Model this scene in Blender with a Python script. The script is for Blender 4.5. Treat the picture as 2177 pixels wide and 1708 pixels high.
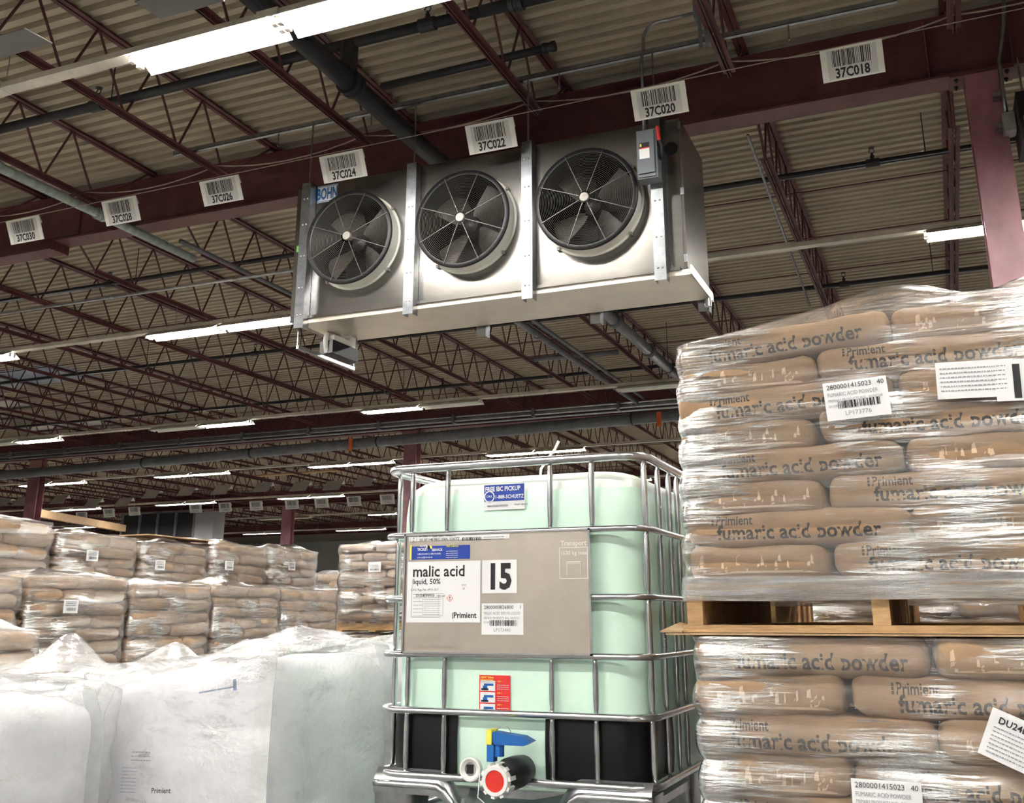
import bpy, bmesh, math, random
from mathutils import Vector, Matrix, noise
from mathutils.bvhtree import BVHTree
R = random.Random(7)
scn = bpy.context.scene
for o in list(bpy.data.objects): bpy.data.objects.remove(o)
COL = scn.collection
PI = math.pi

# ------------------------------------------------------------------ camera
F, PX, PY, YH, H = 2152.0, 1088.5, 688.0, 1315.0, 1.75
PIT = math.atan((YH - PY) / F); YAW = math.atan(942.0 / math.hypot(F, YH - PY))
cam = bpy.data.cameras.new('camera'); co = bpy.data.objects.new('camera', cam); COL.objects.link(co)
co.location = (0, 0, H); co.rotation_euler = (PI / 2 + PIT, 0, YAW)
cam.sensor_fit = 'HORIZONTAL'; cam.sensor_width = 36.0; cam.lens = 36.0 * F / 2177.0
cam.shift_x = 0.0; cam.shift_y = -(854.0 - PY) / 2177.0
cam.clip_start = 0.05; cam.clip_end = 300
scn.camera = co
# ------------------------------------------------------------------ world and exposure
w = bpy.data.worlds.new('world'); scn.world = w; w.use_nodes = True
w.node_tree.nodes['Background'].inputs[0].default_value = (0.8, 0.85, 0.9, 1)
w.node_tree.nodes['Background'].inputs[1].default_value = 0.02
TUBE = 26.0        # radiance of a lit fluorescent tube
scn.view_settings.view_transform = 'Standard'
try: scn.view_settings.look = 'None'
except Exception: pass
scn.view_settings.exposure = 3.05; scn.view_settings.gamma = 1.0; scn.view_settings.use_curve_mapping = False

# pixel of the 2177x1708 photograph -> point of the place on a plane
_cp, _sp, _cy, _sy = math.cos(PIT), math.sin(PIT), math.cos(YAW), math.sin(YAW)
_fw = Vector((-_sy * _cp, _cy * _cp, _sp)); _rt = Vector((_cy, _sy, 0)); _up = _rt.cross(_fw); _O = Vector((0, 0, H))
def _ray(x, y): return _fw + _rt * ((x - PX) / F) - _up * ((y - PY) / F)
def atY(x, y, Y): d = _ray(x, y); return _O + d * (Y / d.y)
def atX(x, y, X): d = _ray(x, y); return _O + d * (X / d.x)
def atZ(x, y, Z): d = _ray(x, y); return _O + d * ((Z - H) / d.z)

# ------------------------------------------------------------------ materials
MATS = {}
def mat(name, col, rough=0.6, metal=0.0, var=0.0, vscale=6.0, bump=0.0, bscale=40.0, stretch=(1, 1, 1), coat=0.0, spec=0.5, col2=None, emit=0.0):
    m = bpy.data.materials.new(name); m.use_nodes = True; nt = m.node_tree; b = nt.nodes['Principled BSDF']
    b.inputs['Roughness'].default_value = rough; b.inputs['Metallic'].default_value = metal
    b.inputs['Coat Weight'].default_value = coat; b.inputs['Specular IOR Level'].default_value = spec
    b.inputs['Base Color'].default_value = (*col, 1)
    if var or bump or col2:
        tc = nt.nodes.new('ShaderNodeTexCoord'); mp = nt.nodes.new('ShaderNodeMapping'); mp.inputs['Scale'].default_value = stretch
        nt.links.new(tc.outputs['Object'], mp.inputs[0])
    if var or col2:
        n = nt.nodes.new('ShaderNodeTexNoise'); n.inputs['Scale'].default_value = vscale; n.inputs['Detail'].default_value = 5; n.inputs['Roughness'].default_value = 0.65
        nt.links.new(mp.outputs[0], n.inputs['Vector'])
        r = nt.nodes.new('ShaderNodeValToRGB'); c2 = col2 or tuple(c * (1 - var) for c in col); c1 = col if col2 else tuple(min(1, c * (1 + var * .5)) for c in col)
        r.color_ramp.elements[0].color = (*c2, 1); r.color_ramp.elements[1].color = (*c1, 1)
        r.color_ramp.elements[0].position = .32; r.color_ramp.elements[1].position = .62
        nt.links.new(n.outputs[0], r.inputs[0]); nt.links.new(r.outputs[0], b.inputs['Base Color'])
    if bump:
        n2 = nt.nodes.new('ShaderNodeTexNoise'); n2.inputs['Scale'].default_value = bscale; n2.inputs['Detail'].default_value = 4
        nt.links.new(mp.outputs[0], n2.inputs['Vector'])
        bp = nt.nodes.new('ShaderNodeBump'); bp.inputs['Strength'].default_value = bump; bp.inputs['Distance'].default_value = 0.02
        nt.links.new(n2.outputs[0], bp.inputs['Height']); nt.links.new(bp.outputs[0], b.inputs['Normal'])
    if emit:
        b.inputs['Emission Color'].default_value = (1.0, 0.97, 0.93, 1); b.inputs['Emission Strength'].default_value = emit
    MATS[name] = m; return m

def film_mat(name, tint, fac0, fac1, milk, rough, scale, stretch, bump, dist=.02, milk_scale=5.0, streak=.5):
    m = bpy.data.materials.new(name); m.use_nodes = True; nt = m.node_tree; nt.nodes.clear(); N = nt.nodes.new; L = nt.links.new
    out = N('ShaderNodeOutputMaterial'); tr = N('ShaderNodeBsdfTransparent'); tr.inputs[0].default_value = (*tint, 1)
    gl = N('ShaderNodeBsdfGlossy'); gl.inputs['Roughness'].default_value = rough
    df = N('ShaderNodeBsdfDiffuse'); df.inputs[0].default_value = (.9, .9, .9, 1)
    tl = N('ShaderNodeBsdfTranslucent'); tl.inputs[0].default_value = (.9, .9, .9, 1)
    tc = N('ShaderNodeTexCoord'); mp = N('ShaderNodeMapping'); mp.inputs['Scale'].default_value = stretch; L(tc.outputs['Object'], mp.inputs[0])
    n1 = N('ShaderNodeTexNoise'); n1.inputs['Scale'].default_value = scale; n1.inputs['Detail'].default_value = 6; n1.inputs['Roughness'].default_value = .6; L(mp.outputs[0], n1.inputs['Vector'])
    n1.inputs['Distortion'].default_value = .35
    bp = N('ShaderNodeBump'); bp.inputs['Strength'].default_value = bump; bp.inputs['Distance'].default_value = dist; L(n1.outputs[0], bp.inputs['Height'])
    n2 = N('ShaderNodeTexNoise'); n2.inputs['Scale'].default_value = milk_scale; n2.inputs['Detail'].default_value = 4; L(mp.outputs[0], n2.inputs['Vector'])
    mr = N('ShaderNodeMapRange'); mr.inputs[1].default_value = .42; mr.inputs[2].default_value = .72; mr.inputs[3].default_value = milk * .25; mr.inputs[4].default_value = milk; L(n2.outputs[0], mr.inputs[0])
    lw = N('ShaderNodeLayerWeight'); lw.inputs[0].default_value = .35; L(bp.outputs[0], lw.inputs['Normal'])
    m2 = N('ShaderNodeMapRange'); m2.inputs[3].default_value = fac0; m2.inputs[4].default_value = fac1; L(lw.outputs['Facing'], m2.inputs[0])
    # folded, doubled film reflects more: thin horizontal creases gathered in patches
    mp3 = N('ShaderNodeMapping'); mp3.inputs['Scale'].default_value = (stretch[0]*1.3, stretch[1]*1.3, stretch[2]*3.0); L(tc.outputs['Object'], mp3.inputs[0])
    n3 = N('ShaderNodeTexNoise'); n3.inputs['Scale'].default_value = scale; n3.inputs['Detail'].default_value = 5; n3.inputs['Roughness'].default_value = .7; n3.inputs['Distortion'].default_value = .3; L(mp3.outputs[0], n3.inputs['Vector'])
    n4 = N('ShaderNodeTexNoise'); n4.inputs['Scale'].default_value = 3.2; n4.inputs['Detail'].default_value = 2; L(tc.outputs['Object'], n4.inputs['Vector'])
    ad = N('ShaderNodeMath'); ad.operation = 'ADD'; L(n3.outputs[0], ad.inputs[0]); L(n4.outputs[0], ad.inputs[1])
    m3 = N('ShaderNodeMapRange'); m3.inputs[1].default_value = 1.01; m3.inputs[2].default_value = 1.18; m3.inputs[3].default_value = 0; m3.inputs[4].default_value = streak; L(ad.outputs[0], m3.inputs[0])
    a2 = N('ShaderNodeMath'); a2.operation = 'ADD'; a2.use_clamp = True; L(m2.outputs[0], a2.inputs[0]); L(m3.outputs[0], a2.inputs[1])
    L(bp.outputs[0], gl.inputs['Normal'])
    dt = N('ShaderNodeMixShader'); dt.inputs[0].default_value = .4; L(df.outputs[0], dt.inputs[1]); L(tl.outputs[0], dt.inputs[2])
    a = N('ShaderNodeMixShader'); L(mr.outputs[0], a.inputs[0]); L(tr.outputs[0], a.inputs[1]); L(dt.outputs[0], a.inputs[2])
    c = N('ShaderNodeMixShader'); L(a2.outputs[0], c.inputs[0]); L(a.outputs[0], c.inputs[1]); L(gl.outputs[0], c.inputs[2])
    L(c.outputs[0], out.inputs[0]); MATS[name] = m; return m

mat('maroon', (.125, .04, .04), .45, var=.28, vscale=5, spec=.4)
mat('column_paint', (.33, .14, .16), .4, var=.3, vscale=3.5, stretch=(1, 1, .5), spec=.5)
mat('deck', (.45, .39, .295), .55, var=.16, vscale=1.6, stretch=(.35, 2.2, 1), spec=.3)
mat('deck_patch', (.32, .38, .48), .55, var=.2, vscale=1.5)
mat('black_pipe', (.022, .022, .026), .5, var=.3, vscale=4)
mat('grey_pipe', (.16, .165, .18), .5, var=.25, vscale=4)
mat('green_pipe', (.33, .40, .36), .6, var=.3, vscale=5, stretch=(1, 3, 1))
mat('galv', (.37, .39, .415), .30, 1.0, var=.22, vscale=14)
mat('galv_dull', (.50, .51, .52), .45, .9, var=.2, vscale=10)
mat('steel_tube', (.56, .57, .59), .24, 1.0, var=.12, vscale=20)
mat('cooler_sheet', (.25, .24, .225), .24, 1.0, var=.12, vscale=7, stretch=(.4, 1, 3), bump=.05, bscale=3)
mat('pan_sheet', (.74, .68, .58), .38, .85, var=.08, vscale=4)
mat('plate_sheet', (.50, .455, .40), .34, .8, var=.06, vscale=9)
mat('fan_white', (.74, .73, .66), .45)
mat('fan_black', (.006, .006, .007), .5)
mat('grille_wire', (.085, .078, .068), .45, .2)
mat('fan_blade', (.07, .062, .053), .5, .2, var=.3, vscale=7)
mat('fan_hub', (.30, .28, .25), .5, .2)
mat('fixture_white', (.80, .77, .68), .4, var=.12, vscale=7)
mat('raceway_white', (.66, .62, .53), .45, var=.22, vscale=3)
mat('tube_lit', (.9, .9, .9), .4, emit=TUBE)
mat('tube_off', (.75, .75, .72), .35)
mat('sign_white', (.80, .79, .74), .5, var=.06, vscale=9)
mat('sign_back', (.50, .49, .47), .6)
mat('panel_grey', (.36, .365, .38), .5, var=.06, vscale=2)
mat('sign_grey', (.62, .61, .58), .5)
mat('ink', (.012, .012, .014), .6)
mat('ink_faded', (.06, .055, .05), .7)
mat('ink_grey', (.30, .31, .34), .6)
mat('wire', (.36, .30, .25), .6)
mat('label_white', (.86, .87, .88), .4)
mat('sticker_blue', (.012, .05, .36), .3)
mat('bohn_blue', (.02, .16, .46), .4)
mat('sticker_red', (.72, .03, .03), .35)
mat('sticker_yellow', (.86, .78, .08), .4)
mat('sticker_green', (.18, .52, .10), .5)
mat('orange', (.75, .16, .05), .5)
mat('kraft', (.365, .24, .145), .7, var=.16, vscale=5, bump=.25, bscale=14, stretch=(1, 1, 1.6), spec=.25)
mat('kraft_far', (.38, .26, .17), .7, var=.22, vscale=4, spec=.25)
mat('emboss_highlight', (.78, .74, .68), .4)  # raised sheet metal, its highlights put into a pale colour
mat('sign_shaded', (.15, .145, .135), .6)  # shaded copy of the sign sheet: the underside's shade put into the colour
mat('glue', (.62, .45, .30), .6)
mat('pallet_wood', (.48, .30, .14), .7, var=.3, vscale=5, stretch=(1, 6, 6), bump=.2, bscale=30)
mat('cardboard', (.46, .31, .18), .8, var=.12, vscale=8)
mat('bottle', (.66, .93, .76), .32, spec=.45)
mat('bumper_black', (.004, .004, .006), .38, spec=.3)
mat('valve_black', (.01, .01, .012), .4)
mat('valve_blue', (.01, .12, .42), .35)
mat('plastic_white', (.86, .86, .84), .35)
mat('cap_red', (.68, .03, .02), .4)
mat('fibc', (.92, .93, .97), .75, var=.06, vscale=3, bump=.25, bscale=9, spec=.2)
mat('fibc_strap', (.80, .84, .84), .7, var=.1, vscale=20)
mat('ink_blue', (.22, .28, .50), .6)
mat('concrete', (.19, .185, .175), .6, var=.15, vscale=.8)
mat('wall_paint', (.62, .61, .58), .7, var=.08, vscale=.5)
mat('disconnect_grey', (.14, .155, .175), .45)
mat('dark_void', (.004, .004, .004), .8)
mat('coil_dark', (.012, .012, .013), .6)
film_mat('film', (.98, .975, .97), .09, .7, .10, .18, 5.0, (1.0, 1.0, 8.0), 1.0, .009, 2.2, .85)
film_mat('film_far', (.97, .965, .96), .09, .7, .15, .16, 4.0, (1.0, 1.0, 5.0), 1.0, .018, 2.5, .85)
film_mat('film_hood', (.97, .97, .97), .05, .5, .32, .14, 4.0, (1, 1, 1.3), 1.0, .04, 2.0, .3)
film_mat('film_dense', (.9, .9, .9), .2, .8, .6, .12, 5.0, (1.0, 1.0, 18.0), 1.0, .014, 2.2)
# bottle: paler above the liquid
m = MATS['bottle']; nt = m.node_tree; b = nt.nodes['Principled BSDF']
g = nt.nodes.new('ShaderNodeNewGeometry'); s = nt.nodes.new('ShaderNodeSeparateXYZ'); nt.links.new(g.outputs['Position'], s.inputs[0])
mr = nt.nodes.new('ShaderNodeMapRange'); mr.inputs[1].default_value = 2.168; mr.inputs[2].default_value = 2.174; nt.links.new(s.outputs[2], mr.inputs[0])
mx = nt.nodes.new('ShaderNodeMix'); mx.data_type = 'RGBA'; mx.inputs['A'].default_value = (.70, .94, .81, 1); mx.inputs['B'].default_value = (.86, .95, .88, 1)
nt.links.new(mr.outputs[0], mx.inputs['Factor']); nt.links.new(mx.outputs['Result'], b.inputs['Base Color'])
b.inputs['Subsurface Weight'].default_value = .0

# ------------------------------------------------------------------ mesh helpers
class MB:
    def __init__(s): s.v = []; s.f = []
    def add(s, v, f):
        n = len(s.v); s.v += [tuple(p) for p in v]; s.f += [tuple(i + n for i in q) for q in f]; return s
    def box(s, a, b):
        x0, y0, z0 = (min(a[i], b[i]) for i in range(3)); x1, y1, z1 = (max(a[i], b[i]) for i in range(3))
        return s.add([(x0,y0,z0),(x1,y0,z0),(x1,y1,z0),(x0,y1,z0),(x0,y0,z1),(x1,y0,z1),(x1,y1,z1),(x0,y1,z1)],
                     [(0,3,2,1),(4,5,6,7),(0,1,5,4),(1,2,6,5),(2,3,7,6),(3,0,4,7)])
    def obox(s, M, hx, hy, hz):   # oriented box, half sizes
        n = len(s.v); s.box((-hx,-hy,-hz),(hx,hy,hz)); s.v[n:] = [tuple(M @ Vector(p)) for p in s.v[n:]]; return s
    def tube(s, path, r, n=8, closed=False, cap=True, rad=None):
        P = [Vector(p) for p in path]; m = len(P); rings = []; prev = None
        for i, p in enumerate(P):
            if closed: t = (P[(i+1) % m] - P[i-1]).normalized()
            else: t = (P[min(i+1, m-1)] - P[max(i-1, 0)]).normalized()
            if prev is None: u = t.orthogonal().normalized()
            else:
                u = prev - t * prev.dot(t)
                u = u.normalized() if u.length > 1e-6 else t.orthogonal().normalized()
            prev = u; v = t.cross(u); rr = rad[i] if rad else r
            rings.append([p + (u * math.cos(2*PI*k/n) + v * math.sin(2*PI*k/n)) * rr for k in range(n)])
        b = len(s.v)
        for q in rings: s.v += [tuple(x) for x in q]
        for i in range(m if closed else m - 1):
            j = (i + 1) % m
            for k in range(n): s.f.append((b+i*n+k, b+i*n+(k+1) % n, b+j*n+(k+1) % n, b+j*n+k))
        if cap and not closed:
            s.f.append(tuple(b+k for k in range(n))[::-1]); s.f.append(tuple(b+(m-1)*n+k for k in range(n)))
        return s
    def lathe(s, prof, M, n=32, closed=True):   # prof: (radius, height) about local z, placed by M
        b = len(s.v)
        for r, h in prof:
            s.v += [tuple(M @ Vector((r*math.cos(2*PI*k/n), r*math.sin(2*PI*k/n), h))) for k in range(n)]
        for i in range(len(prof)-1):
            for k in range(n): s.f.append((b+i*n+k, b+i*n+(k+1) % n, b+(i+1)*n+(k+1) % n, b+(i+1)*n+k))
        if closed:
            s.f.append(tuple(b+k for k in range(n))[::-1]); s.f.append(tuple(b+(len(prof)-1)*n+k for k in range(n)))
        return s
    def prism(s, prof, a, b, axis):   # prof 2D polygon extruded along axis 0/1/2 from a to b
        n = len(prof); o = len(s.v)
        for t in (a, b):
            for (p, q) in prof: s.v.append((t,p,q) if axis == 0 else (p,t,q) if axis == 1 else (p,q,t))
        for k in range(n): s.f.append((o+k, o+(k+1) % n, o+n+(k+1) % n, o+n+k))
        s.f.append(tuple(o+k for k in range(n))[::-1]); s.f.append(tuple(o+n+k for k in range(n))); return s
    def quad(s, a, b, c, d): return s.add([a,b,c,d], [(0,1,2,3)])
    def grid(s, fn, nu, nv):
        b = len(s.v)
        for j in range(nv+1):
            for i in range(nu+1): s.v.append(tuple(fn(i/nu, j/nv)))
        for j in range(nv):
            for i in range(nu): s.f.append((b+j*(nu+1)+i, b+j*(nu+1)+i+1, b+(j+1)*(nu+1)+i+1, b+(j+1)*(nu+1)+i))
        return s

def base(o):
    p = Vector((0,0,0))
    while o is not None: p += o.location; o = o.parent
    return p
def mesh(name, mb, material, off=Vector((0,0,0)), smooth=False):
    me = bpy.data.meshes.new(name); me.from_pydata([(v[0]-off.x, v[1]-off.y, v[2]-off.z) for v in mb.v], [], mb.f)
    me.materials.append(MATS[material]); me.validate()
    if smooth:
        me.polygons.foreach_set('use_smooth', [True]*len(me.polygons))
        if smooth == 'angle':
            try: me.set_sharp_from_angle(angle=math.radians(40))
            except Exception: pass
    me.update(); return me
def part(name, mb, material, parent=None, smooth=False, label=None):
    me = mesh(name, mb, material, base(parent), smooth); o = bpy.data.objects.new(name, me); COL.objects.link(o); o.parent = parent
    if label: o['label'] = label
    return o
def tag(o, label, cat, group=None):
    o['label'] = label; o['category'] = cat
    if group: o['group'] = group
    return o
def thing(name, label, cat, loc=(0,0,0), group=None):
    o = bpy.data.objects.new(name, None); COL.objects.link(o); o.location = loc; o.empty_display_size = .1
    return tag(o, label, cat, group)
def solid(name, mb, material, label, cat, group=None, smooth=False):   # a thing that is one mesh, origin at its base centre
    xs = [v[0] for v in mb.v]; ys = [v[1] for v in mb.v]; zs = [v[2] for v in mb.v]
    c = Vector(((min(xs)+max(xs))/2, (min(ys)+max(ys))/2, min(zs)))
    o = bpy.data.objects.new(name, mesh(name, mb, material, c, smooth)); o.location = c; COL.objects.link(o)
    return tag(o, label, cat, group)
def inst(name, me, parent, loc=(0,0,0), rot=None, scale=None):
    o = bpy.data.objects.new(name, me); COL.objects.link(o); o.parent = parent; o.location = Vector(loc) - base(parent)
    if rot: o.rotation_euler = rot
    if scale: o.scale = scale
    return o
def struct(name, mb, material, smooth=False):
    o = part(name, mb, material, None, smooth); o['kind'] = 'structure'; return o
def copy_tree(o, parent=None):
    c = o.copy(); COL.objects.link(c); c.parent = parent
    for ch in list(o.children): copy_tree(ch, c)
    return c
ORD = ['first','second','third','fourth','fifth','sixth','seventh','eighth','ninth','tenth','eleventh','twelfth','thirteenth','fourteenth','fifteenth','sixteenth','seventeenth','eighteenth','nineteenth','twentieth']
def ordn(i):
    if i < 20: return ORD[i]
    t = {2: 'twenty', 3: 'thirty', 4: 'forty'}[(i+1)//10]; u = (i+1) % 10
    return t[:-1] + 'ieth' if u == 0 else t + '-' + ORD[u-1]

_tc = {}
def text2d(s, size=1.0, bold=0.0, align='LEFT', sx=1.0):
    key = (s, size, bold, align, sx)
    if key in _tc: return _tc[key]
    cu = bpy.data.curves.new('t', 'FONT'); cu.body = s; cu.size = size; cu.align_x = align; cu.offset = bold*size; cu.resolution_u = 2; cu.fill_mode = 'BOTH' if False else 'FRONT'
    ob = bpy.data.objects.new('t', cu); COL.objects.link(ob)
    dg = bpy.context.evaluated_depsgraph_get(); me = ob.evaluated_get(dg).to_mesh()
    v = [(p.co.x*sx, p.co.y) for p in me.vertices]; f = [tuple(p.vertices) for p in me.polygons]
    bpy.data.objects.remove(ob); bpy.data.curves.remove(cu); _tc[key] = (v, f); return v, f
class Plane2:
    """a flat surface: origin, right, up; lays flat print on it"""
    def __init__(s, o, u, v, eps=.0015):
        s.o = Vector(o); s.u = Vector(u).normalized(); s.v = Vector(v).normalized(); s.n = s.u.cross(s.v).normalized(); s.e = eps
    def p(s, x, y, lift=1.0): return s.o + s.u*x + s.v*y + s.n*s.e*lift
    def text(s, mb, t, x, y, size, bold=0.0, align='LEFT', lift=1.0, sx=1.0):
        v, f = text2d(t, size, bold, align, sx); mb.add([s.p(x+a, y+b, lift) for a, b in v], f); return mb
    def rect(s, mb, x0, y0, x1, y1, lift=1.0):
        mb.quad(s.p(x0,y0,lift), s.p(x1,y0,lift), s.p(x1,y1,lift), s.p(x0,y1,lift)); return mb
    def slab(s, mb, x0, y0, x1, y1, th, lift=0.0):
        q = [(x0,y0),(x1,y0),(x1,y1),(x0,y1)]
        v = [s.o + s.u*a + s.v*b_ + s.n*(lift*s.e) for a, b_ in q] + [s.o + s.u*a + s.v*b_ + s.n*(lift*s.e+th) for a, b_ in q]
        mb.add(v, [(0,3,2,1),(4,5,6,7),(0,1,5,4),(1,2,6,5),(2,3,7,6),(3,0,4,7)]); return mb
    def bars(s, mb, x0, x1, y0, y1, seed, n=26, lift=1.0):
        r = random.Random(seed); wd = [r.choice((1,1,2,2,3)) for _ in range(2*n+1)]; k = (x1-x0)/sum(wd); x = x0
        for i, q in enumerate(wd):
            if i % 2 == 0: s.rect(mb, x, y0, x+q*k, y1, lift)
            x += q*k
        return mb
def lookat_M(o, z, x=None):
    z = Vector(z).normalized(); x = Vector(x).normalized() if x else z.orthogonal().normalized(); y = z.cross(x)
    return Matrix(((x.x,y.x,z.x,o[0]),(x.y,y.y,z.y,o[1]),(x.z,y.z,z.z,o[2]),(0,0,0,1)))
def ibeam(mb, axis, a, b, c, z0, z1, fw=.26, tf=.022, tw=.014):
    # I section along X (axis 0) or Z (axis 2); c = centre of the other horizontal axis
    if axis == 0:
        mb.box((a,c-fw/2,z0),(b,c+fw/2,z0+tf)); mb.box((a,c-fw/2,z1-tf),(b,c+fw/2,z1)); mb.box((a,c-tw/2,z0+tf),(b,c+tw/2,z1-tf))
    return mb

# ================================================================== THE SETTING
ZD = 6.86                      # underside of the roof deck
GY = [-4.5, 8.62, 21.75, 34.85, 47.95]   # girder lines
JS, JX0 = 1.743, 0.49          # joists
XW0, XW1, YW0, YW1 = -62.0, 14.0, -19.0, 61.0
struct('floor', MB().box((XW0,YW0,-.26),(XW1,YW1,-.06)), 'concrete')
struct('wall_back', MB().box((XW0,YW1,-.06),(XW1,YW1+.2,7.2)), 'wall_paint')
struct('wall_front', MB().box((XW0,YW0-.2,-.06),(XW1,YW0,7.2)), 'wall_paint')
struct('wall_left', MB().box((XW0-.2,YW0,-.06),(XW0,YW1,7.2)), 'wall_paint')
struct('wall_right', MB().box((XW1,YW0,-.06),(XW1+.2,YW1,7.2)), 'wall_paint')
ceil = bpy.data.objects.new('ceiling', None); COL.objects.link(ceil); ceil['kind'] = 'structure'; ceil.location = (0,0,ZD)
part('roof_board', MB().box((XW0,YW0,ZD+.075),(XW1,YW1,ZD+.16)), 'wall_paint', ceil)
RP, SHL = .1524, 3*JS
def deck(mb, x0, x1, y0, n, z=ZD, jitter=None):
    pts = []
    for i in range(n):
        y = y0 + i*RP; dz = 0
        pts += [(y, z), (y+.074, z), (y+.084, z+.055), (y+.1424, z+.055)]
    pts.append((y0+n*RP, z))
    b = len(mb.v)
    for (y, zz) in pts: mb.v += [(x0,y,zz),(x1,y,zz)]
    for i in range(len(pts)-1): mb.f.append((b+2*i, b+2*i+1, b+2*i+3, b+2*i+2))
    return mb
dm = mesh('deck_sheet', deck(MB(), 0, SHL+.03, 0, 6, 0), 'deck')
nsheets = 0
for j in range(0, 25):
    for i in range(-4, 2):
        # sheets that the view from here and from nearby can show
        x = JX0 + i*SHL - (j % 3)*JS; y = -1.6 + j*6*RP
        o = inst('deck_sheet', dm, ceil, (x, y, ZD - .0008*((i+j) % 2))); nsheets += 1
YF = -1.6 + 25*6*RP
xl = JX0 - 4*SHL - 2*JS
far = MB(); deck(far, XW0, XW1, YF, int((YW1-YF)/RP)+1); deck(far, XW0, xl+.0, -1.6, 150); deck(far, JX0+2*SHL-2*JS, XW1, -1.6, 150, ZD+.001)
deck(far, XW0, XW1, YW0, int((-1.6-YW0)/RP)+1, ZD+.001)
o = part('distant_deck', far, 'deck', ceil); o['kind'] = 'stuff'
# bluish translucent roof sheet far left
pc = atZ(40, 800, ZD)
part('blue_deck_patch', MB().box((pc.x-2.6,pc.y-.5,ZD-.0015),(pc.x+1.6,pc.y+.75,ZD-.0005)), 'deck_patch', ceil, label='bluish patched roof sheet')

# ------------------------------------------------------------------ girders
def girder(name, segs, y, label, cat='beam', stiff=()):
    t = thing(name, label, cat, (segs[0][0], y, segs[0][2]))
    for (a, b_, z0) in segs: 
        part('flange', MB().box((a,y-.125,z0),(b_,y+.125,z0+.022)), 'maroon', t)
        part('web_plate', MB().box((a,y-.008,z0+.022),(b_,y+.008,6.735)), 'maroon', t)
        part('flange', MB().box((a,y-.125,6.735),(b_,y+.125,6.757)), 'maroon', t)
    for x in stiff: part('stiffener', MB().box((x-.006,y-.12,segs[0][2]+.022),(x+.006,y-.008,6.735)), 'maroon', t)
    return t
g1 = girder('steel_girder', [(-9.62, 12.9, 6.165), (-32.0, -9.65, 6.075)], GY[1], 'dark maroon steel girder crossing behind the cooling unit and the hanging barcode signs', stiff=(.30, .95))
part('splice_plate', MB().box((-9.95,GY[1]-.03,6.25),(-9.35,GY[1]-.009,6.65)), 'maroon', g1)
part('end_plate', MB().box((-9.66,GY[1]-.125,6.06),(-9.63,GY[1]+.125,6.2)), 'maroon', g1)
girder('steel_girder', [(-45, 12.9, 6.165)], GY[2], 'dark maroon steel girder behind the long horizontal water main')
girder('steel_girder', [(-60, 12.9, 6.165)], GY[3], 'distant maroon steel girder above the far row of hanging signs')
girder('steel_girder', [(-61, 12.9, 6.165)], GY[4], 'farthest maroon steel girder near the back wall')
girder('steel_girder', [(-24, 12.9, 6.165)], GY[0], 'maroon steel girder overhead behind the photographer')
# ------------------------------------------------------------------ columns
def column(x, y, wd, label, front=True, plate=True, zt=6.165):
    t = thing('steel_column', label, 'column', (x, y, -.06)); h = wd/2; d = .125
    part('flange', MB().box((x-h,y-d,-.06),(x+h,y-d+.02,zt-.016)), 'column_paint', t)
    part('flange', MB().box((x-h,y+d-.02,-.06),(x+h,y+d,zt-.016)), 'column_paint', t)
    part('web_plate', MB().box((x-.008,y-d+.02,-.06),(x+.008,y+d-.02,zt-.016)), 'column_paint', t)
    part('base_plate', MB().box((x-.2,y-.2,-.06),(x+.2,y+.2,-.035)), 'column_paint', t)
    if plate:
        part('cap_plate', MB().box((x-h-.11,y-.125,zt-.016),(x+h+.11,y+.125,zt-.001)), 'maroon', t)
        for sx in (-1, 1):
            for sy in (-.07, .07): part('bolt', MB().lathe([(.017,0),(.017,.014),(.008,.016),(.008,.03)], Matrix.Translation((x+sx*(h+.06),y+sy,zt-.016)) @ Matrix.Rotation(PI,4,'X'), 6), 'black_pipe', t)
    return t
CX = [.70, -11.78, -24.05, -36.2, -48.4]
column(CX[0], GY[1], .272, 'pinkish maroon steel column at the right, above the tall wrapped sack load')
column(CX[1], GY[2], .34, 'maroon steel column rising behind the white tank cage')
column(CX[2], GY[2], .42, 'maroon steel column behind the wrapped loads at far left')
p = atY(612, 1110, GY[3]); column(p.x, GY[3], .45, 'distant maroon steel column between the hanging signs and wrapped loads')
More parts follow.
